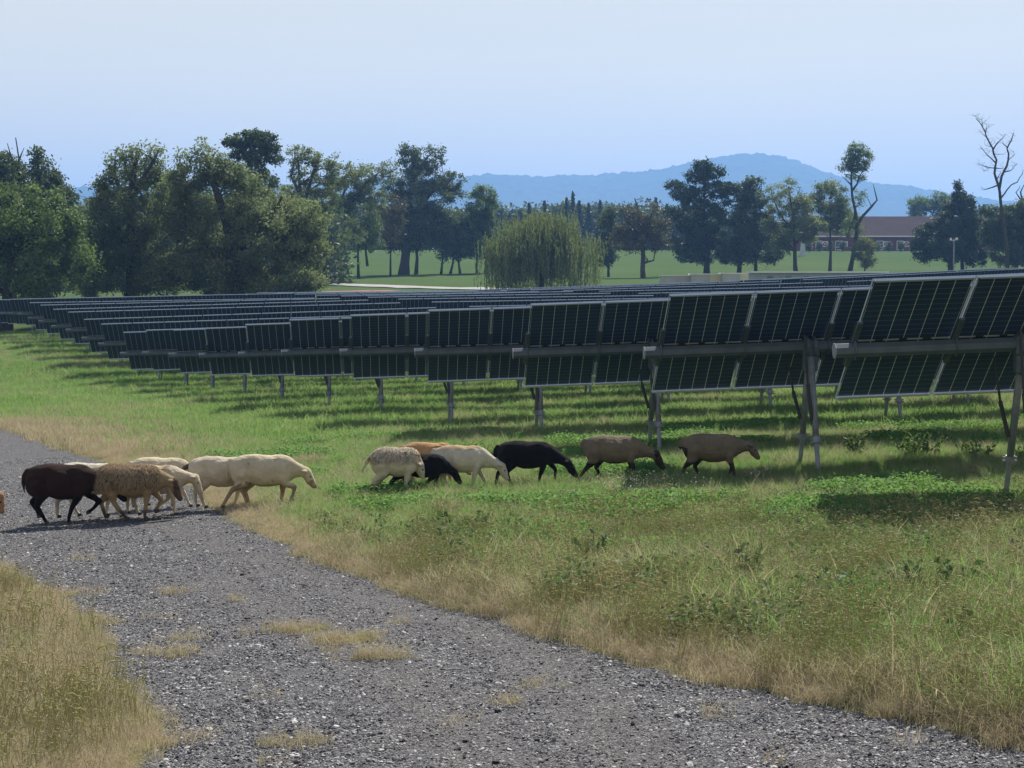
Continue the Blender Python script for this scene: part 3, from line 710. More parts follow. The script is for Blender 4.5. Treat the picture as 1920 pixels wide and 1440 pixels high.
# ---------------------------------------------------------------- trees
LM = {
 'olive': leaf_mat('leaves_olive', (.080, .110, .050), (.28, .32, .15), .5, (.21, .19, .10)),
 'green': leaf_mat('leaves_green', (.045, .080, .024), (.17, .25, .070), .45),
 'bright': leaf_mat('leaves_bright', (.05, .09, .02), (.15, .21, .06), .38),
 'dark': leaf_mat('leaves_dark', (.036, .060, .030), (.115, .150, .070), .32),
 'conifer': leaf_mat('needles', (.020, .040, .026), (.060, .095, .050), .14),
 'willow': leaf_mat('leaves_willow', (.095, .120, .052), (.25, .28, .125), .42),
 'brown': leaf_mat('leaves_brown', (.055, .042, .022), (.12, .09, .045), .25),
 'yellow': leaf_mat('leaves_yellow', (.09, .12, .03), (.26, .25, .07), .4)}
M_BARK = plain('bark', (.060, .052, .045), .9, .1, nscale=6, namp=.35, bump=.4)
M_BARKG = plain('bark_grey', (.15, .14, .13), .9, .1, nscale=6, namp=.3, bump=.4)
def leaf_quads(C, size, r, flat=.0, nrm=None):
    """random leaf-sprig quads (rhombi) at the centres C"""
    n_ = len(C); a = r.normal(size=(n_, 3)); 
    if flat: a[:, 2] *= (1 - flat)
    a /= np.linalg.norm(a, axis=1)[:, None]
    b = np.cross(a, r.normal(size=(n_, 3))); b /= np.linalg.norm(b, axis=1)[:, None] + 1e-9
    s = size * r.uniform(.6, 1.35, n_)[:, None]
    V = np.stack([C - a * s, C + b * s * .55 - a * s * .1, C + a * s, C - b * s * .55 + a * s * .15], 1).reshape(-1, 3)
    return V, np.arange(n_ * 4).reshape(-1, 4)
def tree(name, label, D, trunk, blobs, mat='olive', nleaf=5000, leaf=.17, r0=None, cat='tree', group=None, fill=.5, clump=.16, bark=None, twigs=26, seed=0, depth=1.0, limbs=True, gap=0.0, strands=False, fat=1.1):
    """trunk: pixel polyline(s) from the base up; blobs: (u, v, ru, rv[, weight]) ellipsoids of foliage as seen, built with real depth"""
    r = np.random.default_rng(abs(seed + int(blobs[0][0])) if blobs else seed)
    S = D / FPX
    trunks = trunk if isinstance(trunk[0][0], (tuple, list)) else [trunk]
    base = at(trunks[0][0][0], trunks[0][0][1], D); bx = base.x; root = empty(name, (bx, D, gz(bx, D))); tag(root, label, cat, group)
    O = np.array(root.location)
    P3 = lambda u, v, dd=0: np.array(at(u, v, D)) + np.array([0, dd, 0])
    tb = MB(); r0 = r0 or 4 * S
    joints = []; joints0 = []
    for ti, tr in enumerate(trunks):
        pts = [P3(*q[:2], dd=(r.uniform(-.3, .3) if i else 0) + (0 if ti == 0 or not i else r.uniform(-.8, .8))) - O for i, q in enumerate(tr)]
        if ti and joints0 and not (abs(tr[0][1] - trunks[0][0][1]) < 16): pts[0] = min(joints0, key=lambda q: np.linalg.norm(q - pts[0])).copy()
        pts[0][2] = min(pts[0][2], gz(pts[0][0] + bx, D) - O[2]) - .1 if ti == 0 or abs(tr[0][1] - trunks[0][0][1]) < 8 else pts[0][2]
        # subdivide with a little wander
        q = [pts[0]]
        for a, b in zip(pts[:-1], pts[1:]):
            L = np.linalg.norm(b - a)
            for t in (.5, 1.0): q.append(a + (b - a) * t + (r.normal(size=3) * L * .03 if t < 1 else 0))
        rb = (tr[0][2] * S * (.56 if name == 'dead_tree' else .68 if 'lanky' in label else 1) if len(tr[0]) > 2 else (r0 if ti == 0 else r0 * .6)); N = len(q)
        rad = [rb * (1.25 if i == 0 else 1) * (1 - .8 * i / (N - 1)) for i in range(N)]
        for a_, b_ in zip(q[:-1], q[1:]): joints0 += [a_ + (b_ - a_) * t_ for t_ in (0, .25, .5, .75, 1)]
        tb.tube(q, rad, 8); joints += [(q[i], rad[i]) for i in range(N // 3, N)]
    W = np.array([b[2] * b[3] * (b[4] if len(b) > 4 else 1) for b in blobs], float)
    nleaf = int(nleaf * 2.6); leaf = leaf * .62
    VC = []; TI = []; cen = []
    if blobs:
        W /= W.sum()
        for b, wt in zip(blobs, W):
            u, v, ru, rv = b[:4]; ru *= fat; rv *= 1.0 + (fat - 1) * .5; c = P3(u, v) - O; rx_, rz_ = ru * S, rv * S; ry_ = .5 * (rx_ + rz_) * depth
            if abs(c[1]) < 1e-6: c = c + np.array([0, r.normal() * .25 * ry_, 0])
            cen.append((c, rx_, ry_, rz_))
            nl = int(nleaf * wt)
            rad_ = clump * (rx_ * ry_ * rz_) ** (1/3) + .25
            nc = max(6, int(9 * fill / clump))
            d = r.normal(size=(nc, 3)); d /= np.linalg.norm(d, axis=1)[:, None]
            rr_ = r.uniform(.15, 1.0, nc) ** (.45)
            cc = c + d * rr_[:, None] * np.array([rx_, ry_, rz_])
            csz = r.uniform(.55, 1.25, nc) * rad_
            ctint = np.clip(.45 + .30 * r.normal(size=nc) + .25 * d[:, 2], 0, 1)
            if gap: keep = r.uniform(size=nc) > gap; cc, csz, ctint = cc[keep], csz[keep], ctint[keep]; nc = len(cc)
            k = r.integers(0, nc, nl)
            p = cc[k] + r.normal(size=(nl, 3)) * csz[k][:, None] * np.array([1, 1, .75]) * .62
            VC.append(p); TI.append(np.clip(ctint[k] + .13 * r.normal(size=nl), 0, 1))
            # limbs reaching the clumps
            if limbs and joints:
                for h in range(min(nc, max(2, int(twigs * wt) + 1))):
                    tgt = cc[h]; 
                    js = [j for j in joints if j[0][2] < tgt[2] + .3] or joints
                    j = min(js, key=lambda q: np.linalg.norm(q[0] - tgt) + r.uniform(0, 1.5))
                    L = np.linalg.norm(tgt - j[0]); m1 = j[0] + (tgt - j[0]) * .45 + r.normal(size=3) * L * .07 + np.array([0, 0, .06 * L])
                    ra = min(j[1] * .5, .02 + .018 * L)
                    tb.tube([j[0], m1, tgt, tgt + (tgt - m1) * .25], [ra, ra * .6, ra * .3, ra * .1], 5)
    if name == 'dead_tree':
        pj = [q for q in joints0 if q[2] > 5.5]
        for i in range(150):
            q = pj[r.integers(len(pj))]; d = r.normal(size=3) * np.array([1, 1, .5]) + np.array([0, 0, .55]); d /= np.linalg.norm(d); L = r.uniform(.25, .95)
            e1 = q + d * L * .5 + r.normal(size=3) * .05; e2 = e1 + (d + r.normal(size=3) * .35) * L * .5; tb.tube([q, e1, e2], [.013, .009, .004], 4)
            if r.uniform() < .6: tb.tube([e1, e1 + (d + r.normal(size=3) * .7) * L * .35], [.009, .004], 3)
    to = tb.build('trunk', bark or M_BARK, root, smooth=True)
    if VC:
        C_ = np.concatenate(VC); T = np.concatenate(TI)
        if strands: pass
        low = ground(C_[:, 0] + O[0], C_[:, 1] + O[1]) - O[2] + .15
        C_[:, 2] = np.maximum(C_[:, 2], low + r.uniform(0, .6, len(C_)))
        V, F_ = leaf_quads(C_, leaf, r)
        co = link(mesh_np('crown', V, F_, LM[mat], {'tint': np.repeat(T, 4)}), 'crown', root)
    return root
def conifer(label, u, vtop, vbase, wpx, D, group=None, nleaf=1500, mat='conifer', leaf=.22, ragged=.25, seed=0, name='conifer', lowfrac=.05):
    r = np.random.default_rng(int(u * 7 + seed)); S = D / FPX
    b = at(u, vbase, D); g = gz(b.x, D); root = empty(name, (b.x, D, g)); tag(root, label, 'tree', group)
    top = at(u, vtop, D).z - g; hw = wpx * S
    tb = MB(); tb.tube([(0, 0, -.1), (0, 0, top * .5), (0, 0, top * .97)], [hw * .09 + .06, hw * .05 + .03, .015], 7); tb.build('trunk', M_BARK, root, smooth=True)
    nl = max(14, int(top * 3.2)); C_ = []; T = []
    for i in range(nl):
        t = (i + .5) / nl; z = top * (lowfrac + (1 - lowfrac) * t); R_ = hw * (1 - t) ** 1.0 * (1 + ragged * r.normal()) + .08
        m = int(nleaf / nl * (1.6 - 1.2 * t)) + 2; nb = r.integers(4, 8); ba = r.uniform(0, 2 * np.pi, nb); bl = r.uniform(.6, 1.15, nb)
        k = r.integers(0, nb, m); f = r.uniform(.1, 1, m) ** .7
        a = ba[k] + r.normal(size=m) * .22; q = R_ * f * bl[k]
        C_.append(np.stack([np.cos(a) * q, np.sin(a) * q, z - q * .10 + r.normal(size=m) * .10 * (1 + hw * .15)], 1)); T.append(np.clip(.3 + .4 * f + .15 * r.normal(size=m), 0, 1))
    C_ = np.concatenate(C_); V, F_ = leaf_quads(C_, leaf, r)
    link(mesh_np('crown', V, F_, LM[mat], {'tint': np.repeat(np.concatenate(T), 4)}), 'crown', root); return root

GL, GM, GR = 'trees at the left edge of the solar field', 'trees on the lawn', 'trees in front of the barn'
# left mass
tree('broadleaf_tree', 'light green broad tree cut off by the left picture edge, in front of darker ones', 122, [(10, 560, 12), (20, 480), (25, 400)],
     [(-40, 420, 110, 70), (20, 395, 95, 55), (60, 440, 90, 60), (10, 490, 150, 65), (110, 480, 50, 65), (-60, 370, 60, 50), (120, 425, 35, 30), (70, 535, 90, 28, .6)], 'green', 15000, .17, group=GL, twigs=40)
tree('broadleaf_tree', 'dark tree with a bare twig standing up at the far left corner', 150, [[(30, 555, 4.5), (28, 420), (32, 330), (30, 258, 2)], [(30, 330, 3), (18, 270)], [(31, 300, 2), (44, 276)]],
     [(8, 315, 34, 22), (0, 300, 25, 14), (35, 325, 26, 16), (60, 370, 60, 38), (0, 350, 60, 35)], 'dark', 5000, .19, group=GL)
tree('broadleaf_tree', 'dark pointed tree leaning over the gap where the far hill shows', 148, [(85, 555, 9), (82, 440), (72, 350), (68, 292)],
     [(68, 292, 13, 14), (78, 315, 22, 18), (92, 345, 30, 24), (105, 365, 34, 25), (125, 372, 22, 14), (85, 400, 50, 40), (80, 450, 60, 50)], 'dark', 6500, .19, group=GL)
tree('broadleaf_tree', 'tall olive tree with a ragged feathery top, left of the widest one', 131, [[(240, 560, 12), (245, 450), (250, 340), (262, 280)], [(245, 420, 6), (215, 330), (212, 292)], [(252, 380, 5), (292, 300), (300, 278)]],
     [(215, 300, 16, 22, .4), (235, 290, 18, 14, .4), (270, 285, 30, 16, .5), (296, 295, 14, 22, .4), (262, 325, 52, 34), (225, 355, 38, 35), (295, 360, 42, 45), (250, 410, 85, 50), (195, 410, 32, 40),
      (180, 455, 50, 55), (265, 470, 95, 55), (200, 520, 70, 40), (290, 530, 60, 30)], 'olive', 21000, .155, group=GL, twigs=60)
tree('broadleaf_tree', 'widest olive tree of the left mass, its rounded side reaching over the lawn', 127, [[(450, 560, 15), (440, 470), (410, 370), (385, 290)], [(448, 490, 9), (500, 420), (530, 370)], [(445, 500, 8), (350, 420), (335, 350)]],
     [(383, 282, 18, 20, .4), (350, 300, 22, 20, .35), (395, 315, 34, 24), (350, 335, 38, 30), (430, 330, 35, 28), (400, 370, 75, 45), (470, 345, 28, 24, .6), (330, 395, 45, 50), (470, 400, 70, 50), (400, 450, 95, 60),
      (530, 425, 55, 50), (575, 425, 35, 45), (500, 480, 85, 50), (380, 510, 90, 50), (585, 470, 28, 40), (470, 530, 90, 30), (560, 520, 45, 35), (330, 500, 50, 55)], 'olive', 36000, .155, group=GL, twigs=90, seed=3)
tree('shrub', 'low leafy shrub beside the end of the left trees, over the panels', 124, [(545, 560, 2), (570, 545)], [(540, 540, 45, 18), (575, 528, 35, 20), (510, 545, 30, 14)], 'olive', 2600, .13, cat='shrub', limbs=False)
tree('broadleaf_tree', 'tall domed tree rising above the left mass', 172, [(475, 540, 9), (472, 400), (470, 330), (474, 285)],
     [(470, 252, 26, 8), (498, 258, 18, 8), (440, 268, 18, 8), (468, 270, 30, 9), (505, 278, 18, 10), (448, 290, 18, 8), (485, 292, 26, 9), (515, 300, 16, 8, .7), (478, 308, 18, 8, .7), (440, 312, 14, 7, .5), (470, 350, 45, 35, .6)], 'dark', 5200, .2, group=GL, gap=.1, twigs=60)
tree('broadleaf_tree', 'thin airy tree with sky showing through, right of the domed one', 182, [[(568, 540, 7), (565, 400), (560, 300)], [(566, 400, 4), (590, 320), (600, 290)], [(566, 390, 4), (545, 330), (552, 282)]],
     [(558, 290, 18, 18), (585, 295, 14, 16), (560, 325, 22, 16, .6), (610, 310, 30, 20, .8), (640, 325, 26, 22, .7), (600, 350, 50, 22), (590, 400, 45, 40, 1.2), (540, 370, 30, 30)], 'olive', 5600, .18, group=GL, gap=.3, twigs=50, clump=.12)
# middle: lawn trees
tree('broadleaf_tree', 'dark trunked tree with a bushy foot at the left edge of the lawn', 222, [[(622, 514, 8), (621, 450), (628, 400), (650, 350)], [(622, 440, 4), (600, 390)], [(626, 410, 4), (690, 340), (715, 320)]],
     [(690, 325, 38, 20, .6), (730, 320, 18, 18, .5), (660, 350, 45, 28), (620, 385, 55, 38), (690, 370, 35, 25), (640, 430, 40, 35), (605, 490, 12, 18), (638, 492, 14, 18), (625, 478, 26, 18)], 'olive', 11000, .2, group=GM, gap=.12, twigs=50)
tree('broadleaf_tree', 'slim light green tree with two stems on the left lawn', 232, [[(672, 511, 2.6), (671, 450), (675, 400)], [(689, 499, 2.2), (691, 440), (695, 395)]],
     [(697, 395, 12, 14), (695, 420, 20, 20), (680, 445, 28, 20), (700, 455, 20, 16), (668, 460, 14, 10)], 'bright', 3000, .17, group=GM, twigs=14)
tree('broadleaf_tree', 'small slender tree with a dark stem left of the thick leaning trunk', 240, [(732, 505, 1.8), (732, 440), (730, 400)], [(732, 420, 24, 30), (728, 455, 18, 16), (745, 385, 18, 22)], 'brown', 1700, .2, group=GM)
tree('broadleaf_tree', 'biggest lawn tree with a thick leaning trunk and a two-tiered crown', 250, [[(757, 515, 9.5), (762, 465, 7), (768, 400), (775, 330), (770, 280)], [(766, 420, 5), (820, 350), (850, 335)], [(770, 380, 4), (725, 345)], [(775, 330, 3), (800, 295), (812, 285)]],
     [(768, 285, 19, 20), (772, 310, 24, 18), (815, 290, 22, 18, .55), (806, 308, 14, 12, .5), (790, 335, 48, 24), (848, 340, 22, 18), (740, 355, 25, 24, .8), (800, 370, 62, 34), (850, 365, 16, 18), (740, 410, 45, 38), (800, 420, 55, 35), (770, 450, 40, 20, .7)], 'dark', 14000, .23, group=GM, twigs=60)
tree('broadleaf_tree', 'straight stemmed tree close to the thick leaning trunk, on its right', 251, [(780, 515, 3.4), (780, 460), (785, 410)], [(790, 425, 34, 32), (775, 450, 22, 22), (810, 445, 20, 20)], 'olive', 2600, .22, group=GM)
for i, (u, v, uu) in enumerate(((827, 514, 831), (844, 513, 852), (863, 514, 860), (894, 514, 896), (909, 514, 912))):
    wh = ['forked small tree standing first in the row of five thin stems', 'crooked small tree, second in the row of five thin stems', 'straight small tree in the middle of the row of five thin stems',
          'tall round-headed tree, fourth in the row of five thin stems', 'slim tree beside the willow, last in the row of five thin stems'][i]
    bl = [(uu, 440, 20, 30), (uu - 4, 415, 18, 22), (uu + 5, 465, 16, 18), (uu, 480, 12, 9, .5)]
    if i == 3: bl = [(903, 368, 26, 18), (905, 395, 32, 26), (900, 430, 30, 30), (892, 465, 24, 22)]
    tree('broadleaf_tree', wh, 252 + i, [(u, v, 2.4), (uu - 1, 480), (uu, 420)], bl, 'green' if i == 3 else 'dark', 5200 if i == 3 else 2400, .22, group='row of thin-stemmed trees on the lawn')
# weeping willow: strands hang from an umbrella of limbs
def willow():
    D = 168.0; S = D / FPX; b = at(1014, 543, D); g = gz(b.x, D); root = empty('willow_tree', (b.x, D, g))
    tag(root, 'weeping willow with hanging olive strands just behind the panels', 'tree', GM)
    r = np.random.default_rng(5); O = np.array(root.location)
    topz = at(1015, 386, D).z - g; tb = MB(); base = np.array([0, 0, -.1]); hw = 103 * S
    fork = np.array([.1, 0, 1.7 + .3]); tb.tube([base, base * .5 + fork * .5, fork], [.32, .26, .22], 10)
    C_ = []; T = []
    ends = []
    for i in range(46):
        a = i * 2.4 + r.normal() * .2; f = np.sqrt(r.uniform(.03, 1)); f2 = f * (1 + .16 * np.sin(3 * a + 1) + .08 * np.sin(5 * a)); e = np.array([np.cos(a) * hw * .9 * f2, np.sin(a) * hw * .75 * f, 0]); e[2] = topz * (1 - .40 * f ** 2.2) * r.uniform(.80, 1.0)
        if e[0] > hw * .55: e[2] *= .93
        m1 = fork + (e - fork) * .5 + np.array([0, 0, .8]); tb.tube([fork, m1, e], [.13, .07, .02], 5); ends += [m1 * .4 + e * .6, e]
    ends = np.array(ends)
    for i in range(2100):
        e = ends[r.integers(len(ends))] + r.normal(size=3) * np.array([.75, .75, .30])
        q = np.hypot(e[0] / hw, e[1] / (hw * .8)); bot = r.uniform(.12, 1.0) ** (1.9 if q > .55 else .8) * topz * .66 + .15
        z = np.arange(e[2], min(bot, e[2] - .7), -.13); m = len(z)
        out = .05 * np.sqrt(np.maximum(e[2] - z, 0))
        C_.append(np.stack([e[0] + np.sign(e[0]) * out + .03 * r.normal(size=m) + .06 * np.sin(z * 2 + i), e[1] + .03 * r.normal(size=m), z], 1))
        T.append(np.full(m, np.clip(.5 + .22 * r.normal(), 0, 1)))
    C_ = np.concatenate(C_); T = np.concatenate(T); nl = len(C_)
    a = np.stack([.25 * r.normal(size=nl), .25 * r.normal(size=nl), -np.ones(nl)], 1); a /= np.linalg.norm(a, axis=1)[:, None]
    bb = np.cross(a, r.normal(size=(nl, 3))); bb /= np.linalg.norm(bb, axis=1)[:, None]
    V = np.stack([C_ - a * .13, C_ + bb * .045, C_ + a * .13, C_ - bb * .045], 1).reshape(-1, 3)
    tb.build('trunk', M_BARK, root, smooth=True)
    link(mesh_np('crown', V, np.arange(nl * 4).reshape(-1, 4), LM['willow'], {'tint': np.repeat(T, 4)}), 'crown', root)
willow()
tree('broadleaf_tree', 'narrow dark tree at the right side of the willow', 236, [(1141, 530, 2.6), (1140, 470), (1138, 430)], [(1138, 430, 16, 32), (1140, 465, 18, 26), (1134, 490, 14, 12), (1146, 400, 9, 16)], 'dark', 3200, .22, group=GM)
tree('broadleaf_tree', 'sparse brownish tree with a forked low limb, right of the willow', 226, [[(1207, 532, 5), (1206, 480), (1205, 440), (1198, 400), (1190, 372)], [(1207, 492, 2.4), (1226, 488), (1229, 470)], [(1205, 440, 3), (1222, 400), (1230, 375)], [(1205, 450, 3), (1172, 410), (1160, 380)]],
     [(1200, 395, 45, 22, .25), (1190, 425, 35, 26, .9), (1222, 430, 34, 30, .9), (1200, 455, 50, 20), (1170, 450, 25, 20, .7)], 'brown', 4300, .2, group=GM, gap=.15, twigs=60)
# conifers on the far side of the lawn
cv = [(992, 381, 7), (1021, 377, 11), (1062, 372, 13), (1074, 362, 16), (1086, 378, 14), (1104, 383, 12), (1125, 378, 10), (1163, 392, 12), (1181, 388, 9), (1229, 372, 10), (1250, 384, 12), (975, 396, 12), (956, 402, 12)]
WH = ['taller than its neighbours', 'with a thin tip', 'leaning into its neighbour', 'with a blunt top', 'partly behind the willow']
for i, (u, v, w_) in enumerate(cv):
    conifer('dark pointed conifer in the far row behind the willow', u, v, 478, w_ * 1.5, 372 + (i % 3) * 4, 'far row of conifers behind the lawn', 1500, leaf=.36, lowfrac=.0)
# right hand group
tree('pine_tree', 'tall pine with open upper branches, behind the cream cabinets', 238, [[(1325, 513, 5.5), (1325, 450), (1320, 380), (1318, 310)], [(1322, 400, 2), (1270, 352), (1255, 346)], [(1320, 370, 2), (1360, 345)]],
     [(1318, 312, 17, 14), (1305, 330, 26, 14, .9), (1340, 325, 18, 12, .7), (1265, 348, 20, 8, .8), (1290, 362, 30, 13), (1345, 355, 35, 15), (1372, 352, 18, 9, .7), (1315, 385, 50, 20), (1265, 398, 20, 9, .7), (1320, 415, 62, 24), (1310, 445, 66, 24), (1330, 470, 60, 20), (1300, 483, 30, 9, .6)], 'conifer', 17000, .22, group=GR, twigs=60, clump=.11, bark=M_BARK)
tree('pine_tree', 'dark full tree with a flat whorled top, right of the tall pine', 240, [[(1385, 507, 4), (1388, 450), (1400, 380), (1408, 340)], [(1417, 505, 3.4), (1418, 450)]],
     [(1410, 342, 18, 10), (1405, 360, 26, 13), (1415, 378, 28, 12), (1385, 365, 25, 16, .7), (1400, 410, 48, 28), (1400, 450, 56, 30), (1385, 480, 42, 14), (1430, 470, 36, 26), (1440, 430, 25, 22, .6)], 'dark', 14000, .22, group=GR, twigs=40, seed=2)
tree('broadleaf_tree', 'thin olive tree with see-through top, its trunk in front of the barn end', 236, [[(1493, 506, 4.5), (1490, 470, 3.6), (1488, 420), (1478, 350)], [(1490, 460, 2.5), (1508, 440), (1515, 420)], [(1488, 430, 2), (1455, 390), (1445, 350)]],
     [(1482, 350, 22, 14, .4), (1450, 360, 22, 18, .3), (1475, 385, 42, 24, .8), (1505, 380, 24, 18, .6), (1470, 420, 48, 26), (1510, 425, 35, 24), (1480, 450, 44, 16, .9), (1455, 465, 28, 14)], 'olive', 7600, .19, group=GR, gap=.15, twigs=50)
tree('broadleaf_tree', 'mid green round tree between the olive tree and the bare-forked one', 262, [(1556, 500, 3), (1556, 430), (1556, 380)],
     [(1556, 355, 26, 16), (1550, 378, 36, 20), (1575, 395, 30, 22), (1545, 405, 40, 20), (1570, 425, 30, 14, .8)], 'olive', 6200, .21, group=GR)
tree('broadleaf_tree', 'lanky tree with a high leafy tuft and a bare fork, in front of the barn', 240, [[(1592, 503, 6.5), (1604, 460, 5), (1607, 415), (1598, 370), (1597, 320), (1604, 280)], [(1608, 420, 4.5), (1632, 388), (1642, 376), (1639, 345)], [(1598, 360, 3), (1612, 330), (1622, 318)], [(1598, 345, 2), (1580, 328)], [(1600, 400, 3), (1588, 440)]],
     [(1604, 278, 22, 9), (1594, 296, 18, 9), (1618, 296, 20, 12), (1590, 312, 18, 9), (1612, 316, 20, 8), (1606, 330, 20, 8, .6), (1612, 372, 12, 18, .4), (1600, 425, 22, 20, .7)], 'green', 3300, .17, group=GR, gap=.2, twigs=44, clump=.13, bark=M_BARK)
tree('sapling', 'small yellow-green sapling on the lawn in front of the red wall', 238, [(1622, 503, 1.6), (1622, 470)], [(1620, 456, 11, 12), (1632, 462, 10, 14), (1612, 470, 11, 14), (1626, 484, 16, 14), (1622, 497, 8, 5)], 'yellow', 2600, .14, cat='tree')
tree('broadleaf_tree', 'rounded grey-green tree behind the right end of the barn', 405, [(1748, 470, 4), (1748, 400)], [(1722, 385, 20, 22), (1752, 375, 32, 18), (1780, 385, 25, 22), (1745, 400, 40, 18)], 'green', 5200, .3, group=GR)
tree('cedar_tree', 'big dark cedar with two ragged peaks, right of the barn', 228, [[(1782, 497, 5), (1786, 420), (1796, 350)], [(1806, 496, 3.5), (1808, 440), (1818, 385)]],
     [(1796, 350, 6, 11), (1797, 368, 15, 9), (1794, 388, 24, 14), (1818, 378, 9, 12), (1815, 395, 17, 14), (1785, 418, 42, 24), (1820, 420, 28, 22), (1775, 450, 58, 26), (1820, 455, 36, 26), (1735, 470, 30, 16), (1775, 480, 62, 14), (1825, 482, 30, 14), (1755, 438, 35, 20)], 'conifer', 21000, .2, group=GR, twigs=30, clump=.12, seed=4)
tree('dead_tree', 'tall leafless dead tree with forked grey limbs against the sky', 196, [
      [(1890, 500, 6), (1883, 420, 6), (1877, 375, 5.4), (1872, 350, 5), (1866, 325, 4.5), (1868, 300, 4), (1861, 278, 3), (1850, 255, 2.5), (1842, 238), (1830, 222)],
      [(1872, 352, 4.5), (1878, 330, 4), (1888, 310), (1893, 288), (1890, 278), (1897, 262), (1898, 252), (1903, 250)], [(1890, 278, 2), (1882, 270), (1876, 266)],
      [(1862, 280, 2.6), (1869, 268), (1877, 260), (1885, 251)], [(1864, 304, 2.2), (1852, 292), (1846, 282), (1840, 274)], [(1880, 372, 2.8), (1890, 355), (1905, 342), (1916, 326), (1919, 318)],
      [(1866, 348, 2.4), (1856, 353), (1850, 355), (1843, 353)], [(1882, 322, 2), (1895, 320), (1903, 314), (1906, 308)], [(1868, 338, 2), (1876, 322)], [(1867, 314, 1.6), (1850, 311), (1838, 308), (1832, 306)], [(1870, 316, 1.8), (1881, 316)],
      [(1851, 256, 1.3), (1843, 250), (1838, 242)], [(1848, 250, 1.2), (1850, 236), (1846, 228)], [(1856, 268, 1.2), (1864, 262)], [(1842, 238, 1), (1838, 226), (1828, 218), (1822, 217)], [(1893, 298, 1.2), (1902, 290), (1904, 282)], [(1862, 290, 1), (1880, 290), (1888, 284)],
      [(1855, 312, .9), (1848, 318), (1845, 322)], [(1846, 246, .9), (1856, 238), (1860, 234)], [(1840, 234, .9), (1852, 222)], [(1861, 276, .9), (1850, 272), (1842, 264)]], [], r0=.4, group=GR, bark=M_BARK, limbs=False, seed=1)
tree('broadleaf_tree', 'dark bushy tree at the right picture edge, round the foot of the dead one', 214, [(1905, 500, 4), (1905, 430)],
     [(1900, 405, 26, 18), (1925, 395, 25, 22), (1890, 435, 32, 28), (1925, 440, 35, 30), (1880, 470, 25, 24, .8), (1915, 480, 40, 20), (1870, 400, 22, 12, .6), (1860, 425, 22, 30, .9), (1850, 395, 16, 10, .6), (1870, 450, 20, 20, .8)], 'dark', 14000, .2, group=GR)
tree('broadleaf_tree', 'thin bare-topped tree leaning out of the right picture edge', 230, [[(1930, 500, 3), (1918, 390, 3), (1914, 360), (1920, 345)], [(1917, 380, 1.6), (1908, 360), (1910, 348)]], [(1925, 420, 18, 22), (1920, 450, 20, 20)], 'dark', 1200, .2, group=GR)
# row of clipped shrubs in front of the barn
for i, u in enumerate((1517, 1536, 1557, 1580, 1644, 1667, 1689)):
    wh = ['first', 'second', 'third', 'fourth', 'fifth', 'sixth', 'last'][i] + ' small upright shrub from the left along the red barn wall'
    tree('shrub', wh, 352, [(u, 471, .6), (u, 464)], [(u, 463, 4.2, 6.5), (u + .5, 458, 3, 4.5)], 'dark', 420, .2, cat='shrub', group='clipped shrubs along the barn wall', limbs=False, seed=i)
# distant wood closing the lawn
def far_wood(name, pts, D, mat, nl, leaf, depth, label):
    nl *= 3; r = np.random.default_rng(11); pts = sorted(pts); us = np.array([p[0] for p in pts]); vs = np.array([p[1] for p in pts])
    nc = nl // 26; u = r.uniform(us[0], us[-1], nc); vt = np.interp(u, us, vs) + r.normal(size=nc) * 2.2; dep = r.uniform(0, depth, nc)
    x = (u - 960) * (D + dep) / FPX; g = ground(x, D + dep); topz = np.array([at(0, q, D).z for q in vt]); z = g + (topz - g) * r.uniform(-.05, 1, nc).clip(0) ** .9
    cl = np.stack([x, D + dep, z], 1); k = r.integers(0, nc, nl); p = cl[k] + r.normal(size=(nl, 3)) * np.array([.9, .9, .7]); V, F_ = leaf_quads(p, leaf, r)
    T = np.clip(r.uniform(.1, .9, nc)[k] + .12 * r.normal(size=nl), 0, 1)
    o = link(mesh_np(name, V, F_, LM[mat], {'tint': np.repeat(T, 4)}), name); tag(o, label, 'wood', kind='stuff')
far_wood('far_wood', [(520, 390), (620, 385), (700, 392), (760, 395), (830, 400), (900, 396), (960, 398), (1060, 388), (1150, 392), (1260, 394), (1330, 410), (1400, 425), (1500, 432)], 384, 'dark', 42000, .42, 16, 'dark wood closing the far side of the lawn')
far_wood('far_hedge', [(1690, 425), (1760, 430), (1850, 405), (1960, 400), (2100, 395)], 400, 'dark', 14000, .42, 14, 'dark trees behind the right end of the barn')
far_wood('far_thicket', [(-700, 330), (-300, 350), (-60, 360), (60, 380), (118, 388), (150, 392), (200, 380), (320, 370), (460, 372), (580, 382), (640, 398)], 205, 'dark', 36000, .30, 14, 'dark thicket behind the left trees')
